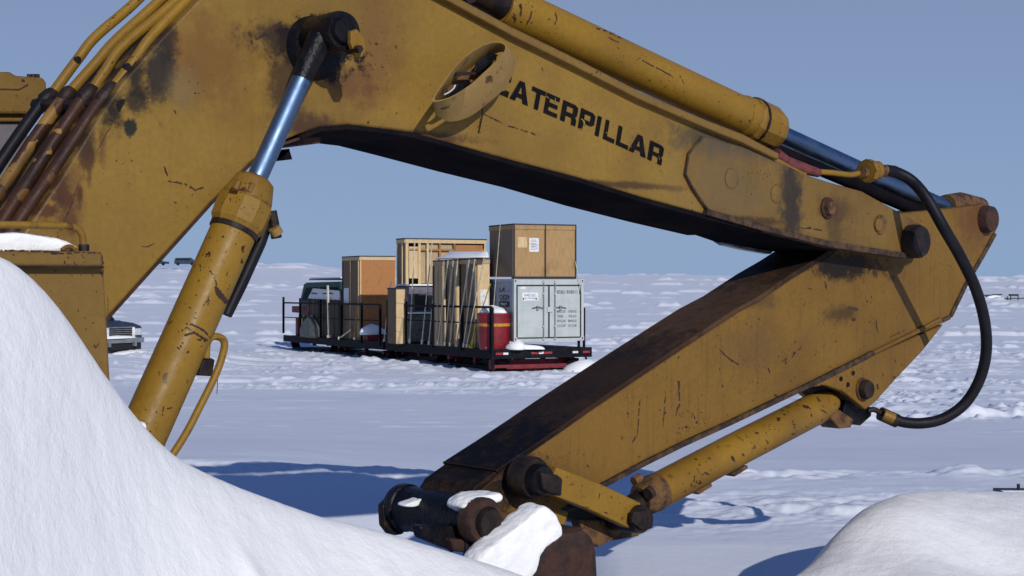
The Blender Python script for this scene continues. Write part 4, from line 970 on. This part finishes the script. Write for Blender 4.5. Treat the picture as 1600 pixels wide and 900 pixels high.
part('small_label', MB().box((cw*.08, .006, cH*.84), (cw*.16, .0115, cH*.875)), M_white, D1)
text('LA  -', 1.25, cH*.79, .16, cc, M_ink, .018, .8, True); text('OCEV', 1.25, cH*.665, .17, cc, M_ink, .018, .85, True)
part('side_plate', MB().box((.012, .45, cH*.55), (.024, 1.25, cH*.64)), M_ink, cc); text('MAY', 1.1, cH*.572, .10, cc, M_white, .0095, .5, True)
for x in (fw+.012, dmid, cw-fw-.012): part('gasket_strip', MB().box((x-.028, .0, .11), (x+.028, .010, cH-.20)), M_ink, cc)
for z in (.115, cH-.215): part('gasket_strip', MB().box((fw+.045, -.001, z-.022), (cw-fw-.045, .009, z+.022)), M_ink, cc)
# crate on the container
w_, l_, h_, H_ = dims(ci, ct, 765, 899, 350.5, 432.5)
top = crate(ci, ct, w_, l_, h_, H_, 'big square plywood crate on top of the grey container, two white papers on its front', (M_ply, M_ply_shade, M_ply),
            battens=(), side_battens=((.02, .06, M_ply_shade),), panels=2)
for x in (0, .5, 1.0): part('steel_band', MB().box((x*w_-.02, -.045, -.06), (x*w_+.02, -.030, H_+.02)), M_bands, top)
part('bottom_batten', MB().box((.0, -.028, -.07), (w_, .2, -.001)), M_bands, top)
part('paper', MB().box((w_*.06, -.006, H_*.56), (w_*.21, -.001, H_*.76)), M_pine, top); part('paper', MB().box((w_*.245, -.006, H_*.48), (w_*.40, -.001, H_*.745)), M_white, top)
for k in range(7): part('print_line', MB().box((w_*.265, -.0085, H_*(.52+.03*k)), (w_*(.36+.02*(k % 2)), -.0065, H_*(.527+.03*k))), M_ink2, top)
# tall crates strapped at the near left edge
i3 = .0; t3 = t_at(746, i3); w3, l3, h3, H3 = dims(i3, t3, 677, 765, 404, 536)
h3 = .0; H3 = h_at(404, i3, t3)
seg = [(677, 697, M_tanw, 'tall tan board crate behind the rail, farthest of the four upright crates'), (697, 718, M_brownw, 'tall brown board crate, second upright crate from the grey machinery'),
       (718, 746, M_brownw, 'tall brown crate with a broad pale edge, next to the pale one with paper')]
g3 = 'tall upright crates strapped side by side'
for a, b, mm, lb in seg:
    ii = i3+{697: 0, 718: .12, 746: .24}[b]
    ta, tb_ = t_at(b-(4 if b != 746 else 0), ii), t_at(a, ii)
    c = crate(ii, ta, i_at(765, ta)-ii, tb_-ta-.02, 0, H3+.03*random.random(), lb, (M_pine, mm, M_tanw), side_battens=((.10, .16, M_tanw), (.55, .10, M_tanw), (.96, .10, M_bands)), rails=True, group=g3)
    w3 = i_at(765, ta)-ii
fc = [o for o in COL.objects if o.get('group') == g3][-1]
part('front_paper', MB().box((w3*.25, -.006, H3*.30), (w3*.9, -.001, H3*.66)), M_white, fc)
fc['label'] = 'tall crate with pale pine front and white sheet beside the red drum'
snl = MB().add([(0, 0, 0), (w3, 0, 0), (w3, l3, 0), (0, l3, 0), (.4, .4, .20), (w3, .2, .24), (w3, l3-.5, .30), (.4, l3-1.3, .22)], [(0,1,5,4),(1,2,6,5),(2,3,7,6),(3,0,4,7),(4,5,6,7),(3,2,1,0)])
o = part('snow_layer', snl, SNOW_NEAR, None, .05, True, label='sloping snow layer lying on the four tall upright crates', cat='snow'); o.location = sp(i3, t3, H3+.04); o.rotation_euler = (0, 0, PS)
# open framed tall crate resting on the machinery
i5 = .12; t5 = t_at(633, i5); w5, l5, _, _ = dims(i5, t5, 620, 760, 373, 447); h5 = h_at(447, i5, t5); H5 = h_at(373, i5, t5)-h5
c5 = crate(i5, t5, w5, l5, h5, H5, 'wide open-framed lumber crate with pale studs standing above the grey machinery', (M_brownw, M_ply_shade, M_pine),
           battens=((.02, .12, M_pine), (.17, .10, M_pine), (.27, .09, M_pine), (.42, .07, M_osb), (.60, .09, M_brownw), (.98, .08, M_pine)), side_battens=((.9, .05, M_pine), (.3, .05, M_pine)), hollow=True)
part('inner_panel', MB().box((w5*.05, .02, .3), (w5*.16, .04, H5-.3)), M_pine, c5); part('inner_panel', MB().box((w5*.62, .10, .1), (w5*.97, .13, H5-.2)), M_osb, c5)
part('inner_panel', MB().box((w5*.20, .12, .1), (w5*.61, .15, H5-.2)), M_tanw, c5); part('cross_brace', MB().box((w5*.03, -.02, H5-.45), (w5*.97, -.001, H5-.38)), M_osb, c5)
part('snow_on_sill', MB().box((w5*.02, -.12, -.02), (w5*.5, .02, .05)), SNOW_NEAR, c5)
# pale crate and grey machinery below it
i6 = i_at(619, t5-.3); w6 = i_at(634.5, t5-.3)-i6; H6 = h_at(451, i6, t5-.3)
c6 = crate(i6, t5-.3, w6, 1.0, 0, H6, 'narrow pale pine crate standing beneath the open-framed lumber crate', (M_pine, M_brownw, M_pine), battens=(), rails=False)
for z in (.25, .5, .75): part('slat', MB().box((0, -.03, H6*z-.04), (w6, -.003, H6*z+.04)), M_pine, c6)
part('brace', MB().add([(.05, -.035, .05), (.15, -.035, .05), (w6-.05, -.035, H6*.48), (w6-.15, -.035, H6*.48), (.05, -.031, .05), (.15, -.031, .05), (w6-.05, -.031, H6*.48), (w6-.15, -.031, H6*.48)], [(0,1,2,3),(7,6,5,4),(0,4,5,1),(1,5,6,2),(2,6,7,3),(3,7,4,0)]), M_tanw, c6)
t7 = t5-.6; i7 = i_at(637, t7); w7 = i_at(700, t7)-i7; ha = h_at(490, i7, t7); hb = h_at(446, i7, t7)
mk = sthing('power_unit', i7, t7, 0, 'dark grey boxy machine unit with snow on its lid, upper one of two', 'machine')
mk.location.z += ha+.03
part('casing', MB().box((0, 0, 0), (w7, 1.6, hb-ha-.05)), M_tank, mk, .10)
for x in (.12, .52): part('rib', MB().box((w7*x, -.02, .05), (w7*x+.08, .0, hb-ha-.3)), M_tank2, mk)
part('door', MB().box((w7*.18, -.012, .1), (w7*.5, .01, hb-ha-.35)), M_bands, mk)
mk2 = sthing('power_unit', i7, t7, 0, 'grey green boxy machine unit on the deck, lower one of two', 'machine')
part('casing', MB().box((0, -.05, 0.02), (w7, 1.6, ha-.02)), M_tank2, mk2, .08); part('skid', MB().box((0, -.08, 0), (w7, -.052, .1)), M_bands, mk2)
for nm, z, lab in (('snow_layer', hb-.02, 'snow lying on the lid of the upper grey machine unit'), ('snow_layer', ha-.01, 'narrow line of snow between the two stacked grey machine units')):
    o = part(nm, MB().box((.02, -.10, 0), (w7-.02, 1.5 if z == hb-.02 else .12, .07)), SNOW_NEAR, None, .03, label=lab, cat='snow'); o.location = sp(i7, t7, z); o.rotation_euler = (0, 0, PS)
# orange crate
i4 = .15; t4 = t_at(562, i4); w4, l4, _, _ = dims(i4, t4, 535, 617.5, 400, 525); H4 = h_at(400.5, i4, t4)
c4 = crate(i4, t4, w4, l4, .0, H4, 'tall orange plywood crate with a white top batten on the far sled', (M_osb, M_brownw, M_pine), battens=((.02, .06, M_pine),), side_battens=((.05, .08, M_pine), (.5, .06, M_pine), (.97, .05, M_bands)))  # brown side panels: the side's weaker light is put into their colour
part('paper', MB().box((-.01, l4*.62, H4*.42), (-.001, l4*.9, H4*.62)), M_white, c4)
o = blob_ = None
# snow heap and red sled box between the two sleds
def mound(name, loc, rx_, ry_, rz_, mat, label, cat, seed=1, kind=None, rot=0):
    vs, fs = [], []; n, m = 20, 8; rr = random.Random(seed)
    ph = [rr.uniform(0, 6) for _ in range(4)]
    for j in range(m+1):
        e = math.pi/2*j/m
        for k in range(n):
            a = 2*math.pi*k/n; q = 1+.14*math.sin(2*a+ph[0])+.08*math.sin(3*a+ph[1])+.05*math.sin(5*a+ph[2]+j)
            vs.append((rx_*math.cos(a)*math.cos(e)*q, ry_*math.sin(a)*math.cos(e)*q, rz_*math.sin(e)*(1+.1*math.sin(a+ph[3]))))
    for j in range(m):
        for k in range(n): fs.append((j*n+k, j*n+(k+1) % n, (j+1)*n+(k+1) % n, (j+1)*n+k))
    fs.append(tuple(range(n))[::-1])
    o = MB().add(vs, fs).build(name, mat, None, True, ang=180); o.location = loc; o.rotation_euler = (0, 0, rot)
    return tag(o, label=label, cat=cat, kind=kind)
tq = t_at(581, .3)
rb = sthing('red_box', .1, tq, 0, 'low red box with snow heaped on it beside the orange crate', 'box')
part('tub', MB().box((0, 0, 0), (.75, .7, .24)), M_drum, rb, .03); part('rim', MB().box((-.02, -.02, .24), (.77, .72, .27)), M_drum, rb)
mound('snow_lump', sp(.42, tq+.3, .26), .5, .42, .42, SNOW_NEAR, 'rounded white snow heap on the low red box', 'snow', 3, rot=PS)
# red drum
td = .62; idr = (i_at(748, td)+i_at(795, td))/2; rd_ = (i_at(795, td)-i_at(748, td))/2; Hd = h_at(489, idr, td)
dr = sthing('red_drum', idr, td, 0, 'big red drum with a yellow stripe beside the grey container', 'drum')
prof = [(0, .86), (.06, .90), (.2, .95), (.5, .98), (.93, 1), (.94, 1.03), (1, 1.03)]
part('shell', MB().ring_solid([(0, 0, Hd*t) for t, _ in prof], [rd_*q for _, q in prof], 36), M_drum, dr, smooth=True)
part('stripe', MB().ring_solid([(0, 0, Hd*.64), (0, 0, Hd*.72)], [rd_*1.002]*2, 36, cap=False), simple('yellow stripe', (.55, .25, .02), rough=.5), dr, smooth=True)
mound('snow_lump', sp(idr, td, Hd), rd_*.85, rd_*.85, .24, SNOW_NEAR, 'cone of snow on the lid of the red drum', 'snow', 5)
mound('snow_lump', sp(i_at(803, .15), -.02, 0), .38, .3, .30, SNOW_NEAR, 'little snow heap on the deck at the left foot of the container', 'snow', 6)
mound('snow_lump', sp(i_at(818, -.02), -.03, 0), .62, .16, .15, SNOW_NEAR, 'low wedge of snow on the deck in front of the left container door', 'snow', 7)
# ---- the far end: covered green truck, boards, bags, jerrycans
tg = t_at(531, 1.0); Lg = t_at(466, 1.0)-tg; Hg = h_at(441, 1.0, t_at(480, 1.0))
gv = sthing('green_truck', 1.0, tg, 0, 'dark green vehicle with a snowy roof loaded at the far end of the sleds', 'truck')
pr = [(0, .35), (0, Hg*.98), (Lg*.80, Hg*.96), (Lg*.86, Hg*.93), (Lg*.985, Hg*.52), (Lg, .35)]
def xz(mb, pr, x0, x1):
    n = len(pr); vs = [(x0, a, b) for a, b in pr]+[(x1, a, b) for a, b in pr]
    return mb.add(vs, [tuple(range(n)), tuple(range(2*n-1, n-1, -1))]+[(i, i+n, (i+1) % n+n, (i+1) % n) for i in range(n)])
part('body', xz(MB(), pr, 0, 1.75), M_green, gv, .05)
part('window', xz(MB(), [(.2, Hg*.62), (.2, Hg*.88), (Lg*.45, Hg*.88), (Lg*.45, Hg*.62)], -.012, -.001), M_glass, gv)
part('window', xz(MB(), [(Lg*.5, Hg*.62), (Lg*.5, Hg*.88), (Lg*.80, Hg*.86), (Lg*.9, Hg*.62)], -.012, -.001), M_glass, gv)
part('roof_rack', xz(MB(), [(.1, Hg+.03), (.1, Hg+.08), (Lg*.75, Hg+.06), (Lg*.75, Hg+.01)], .05, 1.7), M_bands, gv)
for y in (.9, Lg-1.0):
    for x0 in (-.02, 1.57): part('wheel', MB().ring_solid([(x0, y, .35), (x0+.2, y, .35)], [.34, .34], 20), M_rubber, gv)
o = part('snow_layer', xz(MB(), [(.2, 0), (.2, .07), (Lg*.72, .06), (Lg*.78, -.02)], .1, 1.65), SNOW_NEAR, None, .02, label='strip of snow on the roof of the dark green vehicle', cat='snow'); o.location = sp(1.0, tg, Hg+.09); o.rotation_euler = (0, 0, PS)
ibx = .2; tbx = t_at(533, ibx); lbx = t_at(481, ibx)-tbx; hbx = h_at(470, ibx, tbx)
ob = crate(ibx, tbx, .75, lbx, 0, hbx, 'long grey olive plank stack standing behind the rail at the far end', (M_olive, M_olive, M_olive), side_battens=tuple((.06+.15*k, .05+.05*(k % 3), M_brownw if k % 2 else M_olive) for k in range(7)), rails=False, name='plank_crate')
wp = sthing('white_board', ibx, tbx+.2, hbx+.03, 'white board with dark scrawl leaning on the long olive plank stack', 'board')
part('board', xz(MB(), [(0, 0), (.1, .42), (lbx*.8, .50), (lbx*.97, .02)], .0, .05), M_white, wp)
part('dark_mark', xz(MB(), [(lbx*.15, .27), (lbx*.25, .33), (lbx*.5, .30), (lbx*.5, .25)], -.008, -.001), M_ink, wp); part('dark_mark', xz(MB(), [(lbx*.66, .24), (lbx*.66, .29), (lbx*.84, .31), (lbx*.86, .25)], -.008, -.001), M_ink, wp)
ir = .15; tr = t_at(483, ir)+.1; lr = t_at(456, ir)-tr
rbx = sthing('red_box', ir, tr, h_at(490, ir, tr)-0, 'small dark red case on top of the jerrycans at the sled end', 'box')
part('case', MB().box((0, 0, 0), (.5, lr, .27)), M_redsteel, rbx, .02); part('case_lid', MB().box((-.01, -.01, .272), (.51, lr+.01, .31)), M_redsteel, rbx)
M_jerry = simple('yellow can plastic', (.45, .33, .08), (.4, .28, .06), rough=.5)
for k in range(3):
    jc = sthing('jerrycan', ir, tr+.25+lr*.28*k, 0, ['red brown jerrycan by the olive bag', 'yellow jerrycan between two red ones', 'red brown jerrycan nearest the corner post'][k], 'jerrycan', 'jerrycans under the red case')
    Hj = h_at(492, ir, tr)-.02
    part('can', MB().box((0, 0, 0), (.4, .42, Hj*.88)), [M_redsteel, M_jerry, M_redsteel][k], jc, .04); part('neck', MB().box((.12, .12, Hj*.88), (.28, .3, Hj)), M_jerry, jc, .02)
tb2 = t_at(498, .0); bagl = t_at(471, 0)-tb2
bg_ = mound('canvas_bag', sp(.12, tb2+bagl/2, 0), .35, bagl/2, h_at(496, 0, tb2), M_tank2, 'grey olive canvas bag slumped against the rail posts', 'bag', 9, rot=PS)
# ---- straps
def strap(a, b, mat, label, r=.023, group='cargo straps over the crates'):
    v = Vector(b)-Vector(a); o = MB().ring_solid([(0, 0, 0), v], [r, r], 4).build('cargo_strap', mat); o.location = a
    hk = MB().ring_solid([tuple(v*.955), tuple(v)], [r*2.2, r*1.8], 6).build('ratchet', M_strap if mat is not M_ystrap else M_ystrap, o)
    return tag(o, label=label, cat='strap', group=group)
def deckpt(px, i=-.03, h=.04): t = t_at(px, i); return sp(i, t, h)
def toppt(px, py, i): t = t_at(px, i); return sp(i, t, h_at(py, i, t))
ST = [(700, 407, 684, 'pale strap down the tan upright crate to the rail post at the grey machine'), (708, 407, 695, 'pale strap crossing the joint of the tan and first brown upright crate'),
      (715, 407, 703, 'pale strap down the middle of the first brown upright crate'), (733, 406, 713, 'pale strap slanting over the second brown upright crate'),
      (742, 405, 724, 'pale strap near the edge between the brown and the pale upright crate'), (756, 404, 729, 'long slanting strap from the pale crate front to the deck')]
for a, y, b, lb in ST: strap(toppt(a, y, i3-.06), deckpt(b), M_strap, lb)
strap(toppt(634, 450, i5-.06), deckpt(618), M_ropeo, 'tan strap slanting past the narrow pale crate to the deck'); strap(toppt(611, 440, .08), deckpt(600), M_strap, 'pale strap between the orange crate and the sled gap')
strap(toppt(648, 375, .06), deckpt(640), M_strap, 'pale strap hanging in front of the open-framed crate, left one'); strap(toppt(675, 380, .06), deckpt(659), M_strap, 'pale strap hanging in front of the machine units, middle one')
strap(toppt(681, 420, .05), deckpt(670), M_strap, 'pale strap beside the tan upright crate, right of the machine units')
strap(toppt(766, 444, .1), deckpt(734), M_ystrap, 'bright yellow strap slanting in front of the pale crate front', .028)
strap(toppt(744, 505, -.02), deckpt(737), M_ystrap, 'short yellow strap tail hanging on the deck left of the drum', .03)
strap(toppt(512, 446, .0), deckpt(514), M_strap, 'pale strap with a white knot over the olive plank stack', .05)
strap(toppt(558, 476, .0), deckpt(554), M_ropeo, 'orange strap in front of the side of the orange crate', .03)
strap(toppt(548, 515, -.02), deckpt(530), M_strap, 'thick pale strap lying along the deck edge left of the orange crate', .04)
cr0 = top.location
def crl(x, y, z): return top.matrix_world @ Vector((x, y, z))
bpy.context.view_layer.update()
strap(crl(w_*.985, -.06, H_*.3), sp(i_at(909, -.05), -.05, 1.9), M_strap, 'thin strap running from the top crate down past the container edge', .012)
strap(crl(-.05, l_*.5, H_+.02), crl(-.06, l_*.8, -1.4), M_strap, 'thin strap over the shaded side of the top crate', .012)
strap(sp(-.03, .3, .95), sp(-.03, .35, .05), M_ropeo, 'tan strap hanging between the rails in front of the drum', .015)

# ================================================================== VEHICLES
def gz(x, y): return float(ground(np.array([x]), np.array([y]))[0])
M_truck = simple('dark blue grey car paint', (.03, .045, .075), (.05, .06, .085), rough=.5, scale=6, bump=0, spec=.12)
M_chrome = simple('frosted chrome', (.30, .32, .36), rough=.3, scale=6, bump=0, metal=.5)
M_lamp = simple('headlight glass', (.6, .62, .65), (.3, .32, .36), rough=.15, scale=30, bump=0)
# pickup truck: nose towards the right; only its front shows between the housing and the boom cylinder
TH = math.radians(-37)      # heading of the nose, measured from +x
tx, ty = (170-800)/F*50, 50
pk = empty('parked_pickup', (tx, ty, gz(tx, ty)+.02), TH, label='dark blue grey pickup truck half hidden behind the yellow housing, snow on its bumper', cat='pickup truck')
# local x = forward, y = left; nose face at x=+.55
pk.location = (tx, ty, 3-113*50/F); X1 = .62
def yz_profile(prof, y0, y1):
    n = len(prof); vs = [(a, y0, b) for a, b in prof]+[(a, y1, b) for a, b in prof]
    return MB().add(vs, [tuple(range(n)), tuple(range(2*n-1, n-1, -1))]+[(i, i+n, (i+1) % n+n, (i+1) % n) for i in range(n)])
part('body', yz_profile([(X1, .38), (X1, .92), (X1-.08, 1.00), (X1-.5, 1.09), (X1-1.15, 1.14), (X1-1.2, 1.16), (X1-5.2, 1.16), (X1-5.2, .45), (X1-1.2, .38)], -.98, .98), M_truck, pk, .05)
part('cab', yz_profile([(X1-1.3, 1.14), (X1-2.0, 1.75), (X1-3.1, 1.78), (X1-3.4, 1.14)], -.85, .85), M_truck, pk, .06)
part('windshield', yz_profile([(X1-1.32, 1.18), (X1-1.93, 1.71), (X1-1.9, 1.72), (X1-1.28, 1.19)], -.75, .75), M_glass, pk)
gr = part('grille', MB().box((X1, -.52, .62), (X1+.03, .52, .93)), M_bands, pk)
for k in range(4): part('grille_bar', MB().box((X1+.031, -.52, .65+.07*k), (X1+.05, .52, .675+.07*k)), M_chrome, gr)
part('grille_surround', MB().box((X1-.01, -.56, .93), (X1+.05, .56, .97)), M_chrome, pk)
for s_ in (-1, 1):
    part('headlight', MB().box((X1-.03, min(s_*.62, s_*.93), .66), (X1+.04, max(s_*.62, s_*.93), .90)), M_lamp, pk, .02)
    part('grille_pillar', MB().box((X1, min(s_*.50, s_*.61), .60), (X1+.055, max(s_*.50, s_*.61), .95)), M_white, pk)
    part('bumper_guard', MB().box((X1+.05, min(s_*.50, s_*.60), .28), (X1+.18, max(s_*.50, s_*.60), .50)), M_chrome, pk)
    for xx in (X1-.75, X1-4.3): part('wheel', MB().ring_solid([(xx, s_*.72, .37), (xx, s_*.97, .37)], [.38, .38], 22), M_rubber, pk)
    part('fender_flare', MB().ring_solid([(X1-.75, s_*.95, .42), (X1-.75, s_*1.0, .42)], [.46, .46], 22), M_truck, pk)
part('bumper', MB().box((X1, -.98, .40), (X1+.12, .98, .58)), M_chrome, pk, .03); part('valance', MB().box((X1-.1, -.9, .16), (X1+.03, .9, .398)), M_bands, pk)
bs = mound('snow_lump', (0, 0, 0), .16, .75, .10, SNOW_NEAR, 'snow ridge lying on the bumper of the half hidden pickup truck', 'snow', 11)
bs.location = Matrix.Translation(pk.location) @ Matrix.Rotation(TH, 4, 'Z') @ Vector((X1+.06, -.1, .57)); bs.rotation_euler = (0, 0, TH)
bs = mound('snow_drift', (0, 0, 0), .35, .9, .14, SNOW_NEAR, 'snow drift banked up under the nose of the half hidden pickup truck', 'snow', 12)
bs.location = Matrix.Translation(pk.location) @ Matrix.Rotation(TH, 4, 'Z') @ Vector((X1+.15, .3, .0)); bs.rotation_euler = (0, 0, TH)
def far_car(px, head, label, van, scale=1):
    d = CREST_D-4; x = (px-800)/F*d
    z0 = 3-(418.6-HY)*d/F+.55
    c = empty('distant_car', (x, d, z0), head, label=label, cat='car', group='cars parked on the skyline')
    if van: body = [(-2.4, .35), (-2.45, 1.0), (-2.2, 1.75), (1.2, 1.8), (1.9, 1.15), (2.4, 1.0), (2.45, .35)]
    else: body = [(-2.6, .4), (-2.6, 1.0), (-1.0, 1.02), (.95, 1.02), (2.3, .85), (2.4, .4)]
    part('body', yz_profile([(a*scale, b*scale) for a, b in body], -.95*scale, .95*scale), M_truck, c, .06)
    if not van:
        part('cab', yz_profile([(-1.6*scale, 1.0*scale), (-1.2*scale, 1.62*scale), (.1*scale, 1.62*scale), (.9*scale, 1.0*scale)], -.8*scale, .8*scale), M_truck, c, .05)
        for a, b in ((-1.25, -.45), (-.3, .35)): part('window', MB().box((a*scale, -.83*scale, 1.08*scale), (b*scale, -.805*scale, 1.5*scale)), M_lamp, c)
    else: part('window', MB().box((-2.0, -.97, 1.2), (1.2, -.955, 1.6)), M_glass, c)
    for a in (-1.6, 1.6): part('wheel', MB().ring_solid([(a*scale, -.97*scale, .36*scale), (a*scale, -.75*scale, .36*scale)], [.36*scale]*2, 14), M_rubber, c)
    return c
far_car(247, math.radians(-8), 'small distant pickup on the skyline at the left', False, 1.0)
far_car(290, math.radians(4), 'small distant dark van on the skyline beside the boom cylinder', True)
# ---- odds and ends half buried in the plain
def debris(px, py, d, name, label, parts_, cat):
    x = (px-800)/F*d; z = 3-(py-HY)*d/F
    c = empty(name, (x, d, z), random.uniform(-.1, .1), label=label, cat=cat)
    for nm, a, b, m in parts_: part(nm, MB().box(a, b), m, c)
for (px, py, d, lb) in ((1547, 460, 175, 'dark pipes half buried in snow beyond the hose loop'), (1588, 464, 165, 'low dark frame in the snow at the right edge of the plain')):
    gz_ = None
    x = (px-800)/F*d; zz = float(rough_ground(np.array([x]), np.array([d]))[0])
    c = empty('buried_pipes', (x, d, zz), .1, label=lb, cat='pipes')
    if px == 1547:
        for a, b, h in ((-1.4, .4, .34), (.2, 1.5, .42), (-.7, 1.0, .2)): part('pipe', MB().tube([(a, -.3, h), (b, -.1, h+.04)], .07, 8), M_bands, c)
        mound('snow_lump', (x+.3, d-.6, zz-.1), 1.0, .5, .45, SNOW_NEAR, 'white snow knob in front of the half buried dark pipes', 'snow', 21)
    else:
        part('bar', MB().box((-1.3, 0, .18), (1.2, .1, .30)), M_bands, c); part('block', MB().box((-.8, 0, .5), (.3, .3, .75)), M_bands, c)
        for xx in (-1.1, 1.0, -.7, .2): part('leg', MB().box((xx, 0, -.1), (xx+.08, .1, .5)), M_bands, c)
d = 8.6; x = (1582-800)/F*d; z = 3-(766-HY)*d/F
pl = empty('dark_plank', (x, d, z), -.05, label='dark plank with a small upright peg on the snow at the right edge', cat='plank')
part('plank', MB().box((-.09, -.1, -.025), (.9, .1, .0)), M_bands, pl, .003); part('peg', MB().box((.025, -.02, .001), (.04, .0, .04)), M_dsteel, pl, .002); part('snow_strip', MB().box((-.085, -.102, .001), (.7, -.05, .008)), SNOW_NEAR, pl, .002)
# drift against the near end of the sleds
mound('snow_drift', (sp(3.2, -.9, 0).x, sp(3.2, -.9, 0).y, -.05), .95, .6, .42, SNOW_NEAR, 'small snow drift piled below the right corner of the sled', 'snow', 31)
